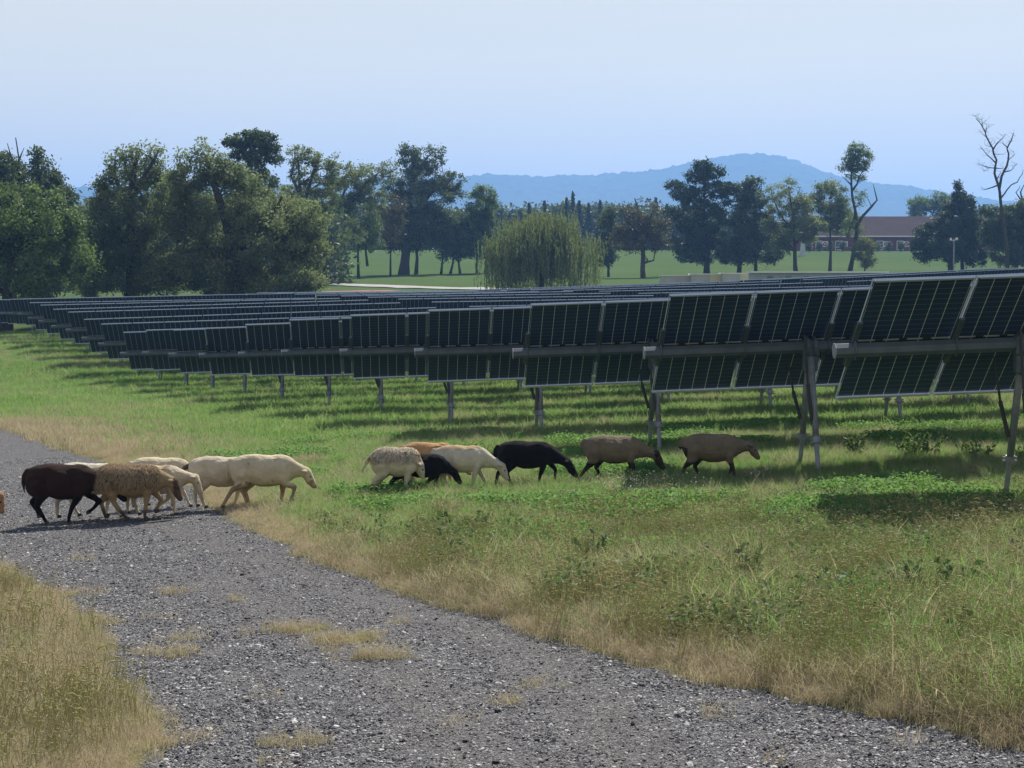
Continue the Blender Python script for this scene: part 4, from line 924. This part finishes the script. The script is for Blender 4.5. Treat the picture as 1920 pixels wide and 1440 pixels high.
# ---------------------------------------------------------------- barn, cabinets, pole
M_RED = plain('barn_red_boards', (.135, .030, .028), .75, .2, nscale=.5, namp=.2)
M_ROOF = plain('brown_shingle_roof', (.080, .056, .052), .95, .02, nscale=.35, namp=.12)
M_WHITE = plain('white_trim_paint', (.74, .74, .72), .6, .3, nscale=2, namp=.05)
M_WIN = plain('dark_window_glass', (.02, .022, .025), .15, .5)
def barn():
    D = 362.0; g = gz(at(1600, 470, D).x, D)
    x0, x1 = at(1500, 470, D).x, at(1905, 470, D).x; g = min(gz(x0, D), gz(x1, D)); cx = (x0 + x1) / 2
    root = empty('barn', (cx, D, g)); tag(root, 'long low red barn with brown roof and open white-crossed shutters', 'barn')
    hw = (x1 - x0) / 2; he = at(0, 440, D).z - g; hr_ = at(0, 407, D + 5.5).z - g; W = 11.0
    b = MB(); b.box(-hw, hw, 0, W, -.5, he); b.v += [(-hw, 0, he), (-hw, W, he), (-hw, W/2, hr_-.15), (hw, 0, he), (hw, W, he), (hw, W/2, hr_-.15)]; k = len(b.v) - 6
    b.f += [(k, k+2, k+1), (k+3, k+4, k+5)]; b.m += [0, 0]
    # board joints in relief
    xx = -hw + .4
    while xx < hw: b.box(xx, xx + .05, -.03, .0, 0, he - .25); xx += .42
    b.build('wall', M_RED, root)
    r = MB(); ov = .6
    for s in (0, 1):
        ye = -ov if s == 0 else W + ov; ze = he - ov * (hr_ - he) / (W / 2)
        vs = [(-hw-.4, ye, ze), (hw+.4, ye, ze), (hw+.4, W/2, hr_), (-hw-.4, W/2, hr_)]
        vs += [(a, b_, c + .12) for a, b_, c in vs]
        r.add(vs, [(0, 3, 2, 1), (4, 5, 6, 7), (0, 1, 5, 4), (1, 2, 6, 5), (2, 3, 7, 6), (3, 0, 4, 7)])
    r.build('roof', M_ROOF, root)
    f = MB(); ze = he - ov * (hr_ - he) / (W / 2); f.box(-hw-.42, hw+.42, -ov-.10, -ov-.005, ze-.06, ze+.16); f.build('gutter', M_WHITE, root)
    for u in (1534, 1571, 1648, 1686, 1760, 1800):
        xw = (u - 960) / FPX * D - cx; zt, zb = at(0, 452.5, D).z - g, at(0, 463, D).z - g; w_ = .55
        fr = MB(); t = .09
        fr.box(xw-w_-t, xw+w_+t, -.08, -.031, zt, zt+t); fr.box(xw-w_-t, xw+w_+t, -.08, -.031, zb-t, zb)
        fr.box(xw-w_-t, xw-w_, -.08, -.031, zb, zt); fr.box(xw+w_, xw+w_+t, -.08, -.031, zb, zt)
        wn = fr.build('window', M_WHITE, root)
        p = MB(); p.box(xw-w_, xw+w_, -.05, -.032, zb, zt); p.build('pane', M_WIN, wn)
        sh = MB(); a0, a1 = xw+w_+t+.03, xw+w_+t+1.05; tt = .13
        sh.box(a0, a1, -.09, -.033, zt-tt, zt); sh.box(a0, a1, -.09, -.033, zb, zb+tt); sh.box(a0, a0+tt, -.09, -.033, zb+tt, zt-tt); sh.box(a1-tt, a1, -.09, -.033, zb+tt, zt-tt)
        for s in (1, -1):
            p0 = Vector((a0+tt*.6, -.06, (zb+tt*.6) if s > 0 else (zt-tt*.6))); p1 = Vector((a1-tt*.6, -.06, (zt-tt*.6) if s > 0 else (zb+tt*.6))); sh.tube([p0, p1], .055, 4, rot=R(45))
        sh.build('shutter', M_WHITE, root)
        lo = MB(); lo.box(xw-w_-t, xw-w_, -.08, -.031, .15, zb-t); lo.box(xw+w_, xw+w_+t, -.08, -.031, .15, zb-t); lo.box(xw-w_-t, xw+w_+t, -.082, -.0335, zb-t-.5, zb-t-.4)
        lo.build('door_frame', M_WHITE, root)
barn()
def white_tower():
    D = 330.0; S = D / FPX; p = at(1505, 470, D); g = gz(p.x, D); root = empty('feed_bin', (p.x, D, g)); tag(root, 'small white feed bin with a bright cap at the left end of the barn', 'feed bin')
    zt = at(0, 435.5, D).z - g; b = MB(); w0, w1 = 7.5 * S, 4.6 * S; h1 = zt * .5
    b.v = []; 
    b.tube([(0, 0, -.1), (0, 0, h1), (0, 0, zt - .25)], [w0, w1, w1], 4, rot=R(45)); b.build('body', plain('weathered_white_steel', (.42, .46, .47), .6, .3, nscale=1.5, namp=.12), root)
    c = MB(); c.box(-w1*.95, w1*.95, -w1*.95, w1*.95, zt-.25, zt+.05, bev=.05); c.build('cap', M_WHITE, root)
    d = MB(); d.box(-w1*.45, w1*.45, -w1*.74, -w1*.70, h1 + .1, zt-.5); d.build('hatch', plain('dark_hatch', (.05, .06, .06), .6), root)
white_tower()
M_CREAM = plain('cream_painted_steel', (.62, .56, .38), .6, .3, nscale=1.2, namp=.08)
M_GREYC = plain('grey_painted_steel', (.42, .43, .40), .6, .3, nscale=1.2, namp=.08)
def cabinet(label, u0, u1, vtop, D, front, side, group, split=.62):
    x0, x1 = at(u0, vtop, D).x, at(u1, vtop, D).x; g = min(gz(x0, D), gz(x1, D)); zt = at(u0, vtop, D).z
    root = empty('equipment_container', (x0, D, g)); tag(root, label, 'container', group); h = zt - g; L = x1 - x0 - .06; xs = L * split
    b = MB(); b.box(0, xs, 0, 2.4, -.3, h - .08); xx = .1
    while xx < xs - .1: b.box(xx, xx + .09, -.035, 0, .05, h - .2); xx += .21
    b.build('body', front, root)
    c = MB(); c.box(xs + .004, L, .0, 2.4, -.3, h - .08); xx = xs + .12
    while xx < L - .1: c.box(xx, xx + .05, -.03, 0, .05, h - .2); xx += .18
    c.build('end_section', side, root)
    t = MB(); t.box(-.05, L + .05, -.08, 2.5, h - .079, h); t.build('roof', M_WHITE, root)
    for q in (.12, .46): d = MB(); d.box(xs*q, xs*(q+.34), -.05, -.036, .1, h - .3); d.build('door', front, root)
GC = 'containers behind the last row of panels'
cabinet('leftmost grey container with pale roof behind the last panel row', 1241, 1297, 515.5, 150, M_GREYC, M_GREYC, GC)
cabinet('middle ribbed container with a cream right half', 1297, 1355, 513, 149, M_GREYC, M_CREAM, GC)
cabinet('third ribbed container with cream right half, touching the long white-roofed one', 1355, 1412, 511.5, 148, M_GREYC, M_CREAM, GC, .6)
def long_trailer():
    D = 142.0; x0, x1 = at(1413, 508, D).x, at(1662, 508, D).x; g = min(gz(x0, D), gz(x1, D)); h = at(0, 508.5, D).z - g
    root = empty('site_trailer', (x0, D, g)); tag(root, 'long low trailer building with a thin white roof and blue grey side', 'trailer'); L = x1 - x0
    m = plain('blue_grey_side', (.30, .36, .42), .6, .3, nscale=.8, namp=.1); b = MB(); b.box(0, L, 0, 3, -.3, h - .13); xx = .4
    while xx < L: b.box(xx, xx + .05, -.03, 0, 0, h - .2); xx += .8
    b.build('wall', m, root); t = MB(); t.box(-.15, L + .15, -.25, 3.2, h - .129, h); t.build('roof', M_WHITE, root)
    for i in range(7): w_ = MB(); xx = 1 + i * 1.35; w_.box(xx, xx + .45, -.04, -.031, h - .62, h - .36); w_.build('window', plain('dim_window', (.12, .15, .19), .3, .4), root)
long_trailer()
def pole():
    D = 135.0; p = at(1788, 500, D); g = gz(p.x, D); z1 = at(1788, 448, D).z - g; root = empty('weather_pole', (p.x, D, g)); tag(root, 'thin grey pole with small sensors on top, in front of the dark cedar', 'pole')
    b = MB(); b.tube([(0, 0, -.2), (0, 0, z1)], .05, 10); b.build('pole', M_GALV, root, smooth=True)
    a = MB(); a.tube([(-.22, 0, z1 - .12), (.22, 0, z1 - .08)], .02, 6); a.build('cross_arm', M_GALV, root)
    s = MB(); s.tube([(-.22, 0, z1 - .1), (-.22, 0, z1 + .08)], [.08, .05], 8); s.build('sensor', M_WHITE, root)
    s = MB(); s.box(.12, .28, -.06, .06, z1 - .08, z1 + .08, bev=.02); s.build('camera', M_WHITE, root)
pole()
def house_roof():
    D = 212.0; p = at(130, 383, D); g = gz(p.x, D); z = p.z - g; root = empty('house', (p.x, D, g)); tag(root, 'blue-grey house corner just visible between the left trees, under the hill', 'house')
    b = MB(); b.box(-2.6, .6, 0, 7, -.3, z - .35); b.build('wall', plain('house_grey_wall', (.16, .19, .22), .8), root)
    r = MB(); r.box(-2.9, .9, -.4, 7.4, z - .349, z, bev=.04); r.build('roof', plain('house_slate', (.07, .085, .10), .7), root)
house_roof()
# wire fence seen under the left ends of the last rows
# ---------------------------------------------------------------- meadow vegetation (scattered tufts)
def grass_mat(name, lo, hi, tan, tanamt=.5, green=(.05, .11, .02), trans=.35, tipamt=.35, bright=None, scale=.55, gmix=.75):
    n = NT(name); p = n.pos(); v = n.attr('v'); t = n.attr('t'); rnd = n.rand()
    c = n.mix(v, lo, hi)
    f = n.ramp(n.noise(p, scale, 4, .6), [(.46, (0, 0, 0)), (.58, (1, 1, 1))])
    c = n.mix(n.math('MULTIPLY', f, tanamt), c, tan)
    f2 = n.ramp(n.noise(n.math('ADD', p, 0) if False else p, scale * 2.3, 3, .6), [(.47, (0, 0, 0)), (.60, (1, 1, 1))])
    c = n.mix(n.math('MULTIPLY', f2, gmix), c, green)
    c = n.mix(n.math('MULTIPLY', n.math('GREATER_THAN', rnd, .85), .4), c, tan)
    c = n.mix(n.math('MULTIPLY', t, tipamt), c, tan)
    tc = n.mix(.4, c, (.26, .40, .09)) if bright is None else n.mix(.5, c, bright)
    return n.bsdf(c, .7, .18, trans=trans, tcol=tc)
M_MEADOW = grass_mat('meadow_grass', (.085, .19, .040), (.23, .38, .10), (.36, .34, .19), .40, (.09, .28, .045), trans=.5, tipamt=.2, scale=.5)
M_DRY = grass_mat('dry_grass', (.25, .22, .125), (.50, .43, .29), (.50, .385, .27), .45, (.18, .23, .08), .4, .3, (.40, .35, .21), scale=.9, gmix=.35)
M_CLOVER = grass_mat('clover_leaves', (.075, .18, .04), (.17, .33, .09), (.18, .27, .10), .2, (.09, .23, .05), .45, .1, scale=.8)
M_WEED = grass_mat('weed_leaves', (.06, .10, .04), (.12, .17, .07), (.17, .14, .09), .3, (.06, .13, .04), .25, .2)
M_SEED = grass_mat('seed_heads', (.32, .30, .15), (.55, .50, .27), (.46, .36, .20), .5, (.30, .30, .13), .5, .3, gmix=.3)
M_FLOWER = plain('flower_white', (.62, .58, .50), .8, .1)
M_STONE = None
SRC = {}
def src(name, me):
    c = SRC.get(name)
    if c is None: c = bpy.data.collections.new('kit_' + name); SRC[name] = c
    o = bpy.data.objects.new(name, me); c.objects.link(o); return o
def tuft(name, nb, rad, h0, h1, wd, lean, r, mat, curl=.5, seeds=0, segs=3):
    V = []; F_ = []; vv = []; tt = []
    for b in range(nb):
        a = r.uniform(0, 2 * np.pi); q = rad * np.sqrt(r.uniform()); x, y = q * np.cos(a), q * np.sin(a); h = r.uniform(h0, h1)
        la = r.uniform(0, 2 * np.pi); ln = abs(r.normal(lean, lean * .6)) * h; ox, oy = np.cos(la) * ln, np.sin(la) * ln
        fa_ = r.uniform(0, np.pi); wx, wy = np.cos(fa_) * wd * .5, np.sin(fa_) * wd * .5; base = len(V); val = r.uniform()
        for s in range(segs + 1):
            t = s / segs; k = t ** (1 + curl); ww = (1 - t ** 1.6) if s < segs else 0
            cx, cy, cz = x + ox * k, y + oy * k, h * (t - .25 * curl * k * (ln / h))
            if s < segs:
                V += [(cx - wx * ww, cy - wy * ww, cz - (.03 if s == 0 else 0)), (cx + wx * ww, cy + wy * ww, cz - (.03 if s == 0 else 0))]; vv += [val] * 2; tt += [t] * 2
                if s: i = base + 2 * s; F_.append((i - 2, i - 1, i + 1, i))
            else:
                V.append((cx, cy, cz)); vv.append(val); tt.append(1.0); i = base + 2 * s; F_.append((i - 2, i - 1, i, i))
    F_ = np.array(F_)
    me = bpy.data.meshes.new(name); faces = [tuple(dict.fromkeys(f)) for f in F_.tolist()]
    me.from_pydata(V, [], faces); me.materials.append(mat)
    for nme, arr in (('v', vv), ('t', tt)): me.attributes.new(nme, 'FLOAT', 'POINT').data.foreach_set('value', np.array(arr, np.float32))
    me.update(); src(name, me)
def heads(name, nh, rad, h0, h1, r, mat, hl=.05, hw=.007):
    """bent stalks with foxtail heads"""
    m = MB(); 
    for i in range(nh):
        a = r.uniform(0, 6.28); q = rad * np.sqrt(r.uniform()); x, y = q * np.cos(a), q * np.sin(a); h = r.uniform(h0, h1); la = r.uniform(0, 6.28); ln = h * r.uniform(.1, .35)
        dx, dy = np.cos(la), np.sin(la); p2 = (x + dx * ln, y + dy * ln, h); m.tube([(x, y, 0), (x + dx * ln * .4, y + dy * ln * .4, h * .6), p2], [.0022, .002, .0016], 3, cap=False)
        e = (p2[0] + dx * hl * .7, p2[1] + dy * hl * .7, h - hl * .1); e2 = (p2[0] + dx * hl * 1.3, p2[1] + dy * hl * 1.3, h - hl * .55)
        m.tube([p2, e, e2], [hw * .6, hw, hw * .3], 5)
    me = m.mesh(name, mat)
    n_ = len(m.v)
    for nme in ('v', 't'): me.attributes.new(nme, 'FLOAT', 'POINT').data.foreach_set('value', r.uniform(0, .8, n_).astype(np.float32))
    src(name, me)
def leafy(name, nl, rad, h0, h1, ls, r, mat, flat=.6):
    c = np.stack([r.normal(size=nl) * rad * .6, r.normal(size=nl) * rad * .6, r.uniform(h0, h1, nl)], 1); V, F_ = leaf_quads(c, ls, r, flat)
    src(name, mesh_np(name, V, F_, mat, {'v': np.repeat(r.uniform(size=nl), 4), 't': np.repeat(r.uniform(0, .5, nl), 4)}))
r = np.random.default_rng(21)
for i in range(5): tuft('meadow', 46, .15, .07, .24, .007, .75, r, M_MEADOW, .9)
for i in range(2): tuft('meadow', 40, .16, .12, .34, .006, .9, r, M_MEADOW, 1.1)
for i in range(1): tuft('meadow', 26, .2, .16, .34, .010, .7, r, M_DRY, 1.2)
for i in range(4): tuft('meadow_far', 56, .30, .05, .20, .011, .85, r, M_MEADOW, .8, segs=2)
for i in range(5): tuft('dry', 54, .17, .08, .28, .0045, .95, r, M_DRY, 1.1)
for i in range(2): tuft('dry', 36, .20, .05, .20, .004, 1.1, r, M_DRY, 1.3)
for i in range(3): tuft('dry_far', 54, .28, .06, .20, .009, .6, r, M_DRY, .8, segs=2)
for i in range(2): tuft('short', 26, .14, .03, .13, .004, .9, r, M_DRY, .9)
for i in range(2): tuft('short', 40, .10, .03, .11, .004, .6, r, M_DRY, .7)
for i in range(3): leafy('clover', 110, .15, .02, .16, .020, r, M_CLOVER)
for i in range(3): leafy('herb', 70, .12, .02, .30, .022, r, M_WEED, .3)
for i in range(3): heads('seed', 7, .2, .22, .42, r, M_SEED)
for i in range(3): heads('fine_seed', 16, .22, .15, .36, r, M_SEED, .035, .004)
for i in range(3): leafy('flowers', 16, .16, .18, .34, .010, r, M_FLOWER)

def gn_scatter(name, colname, P, scl, label, cat, tilt=.15, seed=0):
    """one object: points carrying rotation and scale, a tuft of the kit on each"""
    r = np.random.default_rng(seed); n_ = len(P)
    me = bpy.data.meshes.new(name); me.vertices.add(n_); me.vertices.foreach_set('co', P.astype(np.float32).ravel())
    rot = np.stack([r.normal(size=n_) * tilt, r.normal(size=n_) * tilt, r.uniform(0, 6.283, n_)], 1).astype(np.float32)
    me.attributes.new('rot', 'FLOAT_VECTOR', 'POINT').data.foreach_set('vector', rot.ravel())
    me.attributes.new('scl', 'FLOAT', 'POINT').data.foreach_set('value', np.asarray(scl, np.float32))
    o = link(me, name); tag(o, label, cat, kind='stuff')
    g = bpy.data.node_groups.new('scatter_' + name, 'GeometryNodeTree')
    g.interface.new_socket('Geometry', in_out='INPUT', socket_type='NodeSocketGeometry'); g.interface.new_socket('Geometry', in_out='OUTPUT', socket_type='NodeSocketGeometry')
    gi = g.nodes.new('NodeGroupInput'); go = g.nodes.new('NodeGroupOutput'); m2p = g.nodes.new('GeometryNodeMeshToPoints'); ip = g.nodes.new('GeometryNodeInstanceOnPoints'); ci = g.nodes.new('GeometryNodeCollectionInfo')
    ci.inputs['Collection'].default_value = SRC[colname]; ci.inputs['Separate Children'].default_value = True; ci.inputs['Reset Children'].default_value = True; ip.inputs['Pick Instance'].default_value = True
    ra = g.nodes.new('GeometryNodeInputNamedAttribute'); ra.data_type = 'FLOAT_VECTOR'; ra.inputs['Name'].default_value = 'rot'
    sa = g.nodes.new('GeometryNodeInputNamedAttribute'); sa.data_type = 'FLOAT'; sa.inputs['Name'].default_value = 'scl'
    rv = g.nodes.new('FunctionNodeRandomValue'); rv.data_type = 'INT'; rv.inputs['Min'].default_value = 0 if False else rv.inputs['Min'].default_value
    L = g.links.new; L(gi.outputs[0], m2p.inputs[0]); L(m2p.outputs[0], ip.inputs['Points']); L(ci.outputs[0], ip.inputs['Instance']); L(ra.outputs[0], ip.inputs['Rotation']); L(sa.outputs[0], ip.inputs['Scale']); L(ip.outputs[0], go.inputs[0])
    g.nodes.remove(rv)
    md = o.modifiers.new('scatter', 'NODES'); md.node_group = g; return o
def field(n_, y0, y1, power=1.0, seed=0, xm=1.15, margin=3.4):
    n_ = int(n_ * 1.35)
    """random ground positions in the visible wedge, density falling with distance by 1/y**power"""
    r = np.random.default_rng(seed); yy = np.linspace(y0, y1, 400); wgt = (yy * .2667 * xm + margin) / yy ** power; cdf = np.cumsum(wgt); cdf /= cdf[-1]
    y = np.interp(r.uniform(size=n_), cdf, yy); x = r.uniform(-1, 1, n_) * (y * .2667 * xm + margin); return x, y
def on_ground(x, y): return np.stack([x, y, ground(x, y) - .012], 1)
# signed distance to the gravel (positive outside)
def off_gravel(x, y): return -gravel_sd(x, y)
def dryness(x, y, d):
    """0 green .. 1 dry: a straw-coloured verge along the gravel, thinning with distance from it"""
    e = 1.25 + .65 * wob(x, y, .9, 2)
    e = np.where(y > 30, 2.6, e); left = (x < -1.0) & (y < 17)
    q = np.clip(1.15 - d / e, 0, 1); q = np.where(left, .985, q)
    q = np.maximum(q, .5 * np.clip(wob(x, y, .55, 9) * 1.3 - .3, 0, 1) * (y < 36)); q = np.maximum(q, .12 * (y < 19) * (x > 1))
    return np.clip(q, 0, 1)
rr = np.random.default_rng(5)
x, y = field(62000, 7.5, 36, .85, 1); d = off_gravel(x, y); k = d > .02; x, y, d = x[k], y[k], d[k]; dr = dryness(x, y, d); isd = rr.uniform(size=len(x)) < dr
edge = np.clip(.45 + d / .6, .45, 1)
hs = (1 + .34 * wob(x, y, 1.6, 4) + .22 * wob(x, y, 4.3, 6)) * edge * np.where((x < -1) & (y < 17), .72, 1) * rr.uniform(.75, 1.25, len(x)) * np.clip(1.0 - (y - 17) * .09, .62, 1)
P = on_ground(x, y)
cl = (wob(x, y, .8, 6) > .12) & (d > 1.4) & (y > 14.5) & (y < 23) | ((wob(x, y, 1.0, 12) > .42) & (d > 1.6))
g_ = ~isd & ~(cl & (rr.uniform(size=len(x)) < .7))
gn_scatter('meadow_grass', 'meadow', P[g_], hs[g_], 'green meadow grass between gravel road and panels', 'grass', seed=1)
gn_scatter('dry_grass', 'dry', P[isd], hs[isd], 'straw coloured dry grass along the gravel edge', 'grass', .2, seed=2)
c_ = cl & ~isd; gn_scatter('clover', 'clover', P[c_], .8 + .4 * rr.uniform(size=c_.sum()), 'bright green clover patches in the meadow', 'clover', seed=3)
x2, y2 = field(46000, 34, 118, .9, 2, margin=4); d2 = np.full(len(x2), 9.0); q = y2 < 90; d2[q] = off_gravel(x2[q], y2[q]); k = d2 > .1; x2, y2, d2 = x2[k], y2[k], d2[k]
P2 = on_ground(x2, y2); dd = rr.uniform(size=len(x2)) < np.maximum(np.clip(1.2 - d2 / 3.5, 0, 1), .5 * np.clip(wob(x2, y2, .25, 3) - .1, 0, 1))
h2 = rr.uniform(.7, 1.25, len(x2)) * (1 + .3 * wob(x2, y2, .5)) * (1 + .25 * wob(x2, y2, 1.9))
gn_scatter('distant_meadow_grass', 'meadow_far', P2[~dd], h2[~dd], 'grass between the rows of panels', 'grass', seed=4)
gn_scatter('distant_dry_grass', 'dry_far', P2[dd], h2[dd], 'dry grass along the far bend of the gravel road', 'grass', seed=5)
# herbs, seed stalks and flowers
x, y = field(5200, 8.5, 32, .8, 7); d = off_gravel(x, y); k = (d > .5) & (wob(x, y, 1.1, 8) > .05) & ((x > -1) | (y > 17)); x, y = x[k], y[k]; gn_scatter('leafy_weeds', 'herb', on_ground(x, y), rr.uniform(.5, 1.15, len(x)) * np.clip(1.0 - (y - 17) * .07, .45, 1), 'dark leafy weeds mixed into the meadow', 'weeds', seed=6)
x, y = field(3000, 8.5, 22, .7, 8); d = off_gravel(x, y); k = (d > .35) & ((x > -1) | (rr.uniform(size=len(x)) < .25)) & (wob(x, y, .9, 15) > -.2); x, y = x[k], y[k]; gn_scatter('foxtail_grass', 'seed', on_ground(x, y), rr.uniform(.55, 1.0, len(x)), 'foxtail seed heads standing above the meadow', 'grass', seed=7)
x, y = field(4500, 8.5, 20, .7, 18); d = off_gravel(x, y); k = (d > .15) & ((x > -1) | (rr.uniform(size=len(x)) < .35)); x, y = x[k], y[k]; gn_scatter('seeding_grass', 'fine_seed', on_ground(x, y), rr.uniform(.6, 1.05, len(x)), 'fine seeding stalks above the verge', 'grass', seed=17)
# short tufts in the gravel islands and on its ragged edge
x, y = field(60000, 8, 30, .7, 9); d = gravel_sd(x, y); k = ((d < .03) & (d > -.25)); isl = np.zeros(len(x))
for c, a, b in ISL: isl = np.maximum(isl, np.exp(-1.1 * (((x - c.x) / a) ** 2 + ((y - c.y) / b) ** 2)))
sp = (d > 0) & (wob(x, y, 2.3, 4) > .72) & (rr.uniform(size=len(x)) < .10)
k = (k & (rr.uniform(size=len(x)) < .5)) | (rr.uniform(size=len(x)) < .24 * isl * (.6 + .6 * wob(x, y, 8, 3))) | sp; x, y = x[k], y[k]
gn_scatter('short_grass', 'short', on_ground(x, y), rr.uniform(.5, 1.1, len(x)), 'short tufts growing through the gravel', 'grass', .25, seed=8)
# white flowers
fl = []
for u, v, n_, s in ((1198, 922, 16, .22), (1135, 932, 8, .15), (1240, 938, 6, .25), (1428, 908, 5, .08), (1290, 935, 4, .4), (1905, 958, 6, .1), (1150, 965, 5, .5), (60, 720, 10, 1.2), (160, 700, 6, 1.2)):
    c = gpx(u, v + 8); fl.append(np.stack([c.x + s * rr.normal(size=n_), c.y + s * 1.2 * rr.normal(size=n_)], 1))
fl = np.concatenate(fl); gn_scatter('white_flowers', 'flowers', on_ground(fl[:, 0], fl[:, 1]), rr.uniform(.6, 1.1, len(fl)), 'white flowering weeds behind the clover', 'flowers', seed=10)
# single tall dark weeds that stand out
def weed(label, u, v, h, wd_, D=None, mat=None, nst=9, nl=170):
    c = gpx(u, v); r = np.random.default_rng(int(u)); root = empty('weed', c); tag(root, label, 'weed', 'single weeds standing above the grass')
    m = MB(); C_ = []
    for i in range(nst):
        a = r.uniform(0, 6.28); q = wd_ * np.sqrt(r.uniform()) * .5; e = np.array([np.cos(a) * q * 1.6, np.sin(a) * q * 1.6, h * r.uniform(.6, 1)]); s0 = np.array([np.cos(a) * q * .4, np.sin(a) * q * .4, 0])
        m.tube([s0, (s0 + e) / 2 + [0, 0, .04], e], [.006, .004, .002], 4); t = r.uniform(.15, 1, nl // nst)[:, None]; C_.append(s0 + (e - s0) * t + r.normal(size=(nl // nst, 3)) * .045 * (1.2 - t))
    m.build('stem', M_WEED, root); C_ = np.concatenate(C_); V, F_ = leaf_quads(C_, .038, r, .2)
    link(mesh_np('leaves', V, F_, mat or M_WEED, {'v': np.repeat(r.uniform(0, .7, len(C_)), 4), 't': np.repeat(r.uniform(0, .4, len(C_)), 4)}), 'leaves', root)
weed('bushy dark weed right of the A-frame, in front of the nearest tracker', 1722, 862, .42, .55, nl=500, nst=16)
weed('small dark weed left of the bushy one, under the nearest panels', 1603, 858, .34, .25, nl=200)
weed('low dark weed at the foot of the nearest support leg', 1830, 862, .26, .5, nl=260)
weed('spindly brown weed in the near meadow, below the black sheep', 1108, 1065, .36, .2, nl=150)
weed('tall brown stalky weed in the right meadow', 1395, 1120, .42, .22, nl=140)
weed('dark green weed clump in the right foreground meadow', 1768, 1140, .34, .45, nl=320, nst=14)
weed('dark green weed clump in the middle of the meadow', 868, 1010, .28, .35, nl=240, nst=12)
weed('thin upright weed near the right gravel edge', 1806, 1225, .33, .12, nl=90, nst=5)
weed('dark weed clump right of the middle one, above the straw verge', 1205, 1105, .28, .35, nl=240, nst=12)
# loose stones
r = np.random.default_rng(3); n = NT('loose_stone'); c = n.ramp(n.rand(), [(0, (.03, .032, .04)), (.4, (.10, .10, .108)), (.75, (.23, .225, .225)), (.92, (.42, .41, .40)), (1, (.47, .455, .43))]); n.bsdf(n.mix(.25, c, n.noise(n.obj(), 60, 3, col=True), 'MULTIPLY') if False else c, .85, .2)
for i in range(6):
    bm = bmesh.new(); bmesh.ops.create_icosphere(bm, subdivisions=1, radius=1)
    for q in bm.verts: q.co = Vector((q.co.x * r.uniform(.7, 1.2), q.co.y * r.uniform(.5, 1.0), q.co.z * r.uniform(.18, .42))) 
    me = bpy.data.meshes.new('stone'); bm.to_mesh(me); bm.free(); me.materials.append(n.m); src('stone', me)
x, y = field(340000, 7.6, 34, 1.35, 31, 1.1, 1.2); k = gravel_sd(x, y) > -.04; x, y = x[k], y[k]
tk = np.full(len(x), 9.0)
for Q in TRK:
    for a, b in zip(Q[:-1], Q[1:]):
        e = b - a; t = np.clip(((np.stack([x, y], 1) - a) @ e) / (e @ e), 0, 1); tk = np.minimum(tk, np.hypot(x - a[0] - t * e[0], y - a[1] - t * e[1]))
k = r.uniform(size=len(x)) < np.clip((tk + .12 * wob(x, y, 5)) / .5, .3, 1); x, y = x[k], y[k]
sz = np.exp(r.normal(size=len(x)) * .48) * .0070; sz = np.clip(sz, .004, .03); P = np.stack([x, y, ground(x, y) - .006 + .006 * wob(x, y, 7, 1) - .012], 1)
gn_scatter('gravel', 'stone', P, sz, 'loose crushed stone on the road', 'gravel', .35, seed=12)
# ---------------------------------------------------------------- haze
hb = MB(); hb.box(-7100, 7100, -150, 6250, -12, 325); nh = NT('haze_air'); nh.t.nodes.remove(nh.out); nh.out = nh.n('ShaderNodeOutputMaterial')
pv = nh.n('ShaderNodeVolumePrincipled'); pv.inputs['Color'].default_value = (.24, .49, 1.0, 1); pv.inputs['Density'].default_value = .00028; pv.inputs['Anisotropy'].default_value = .25
nh.l(pv.outputs[0], nh.out.inputs['Volume']); ho = hb.build('haze', nh.m); tag(ho, kind='stuff')
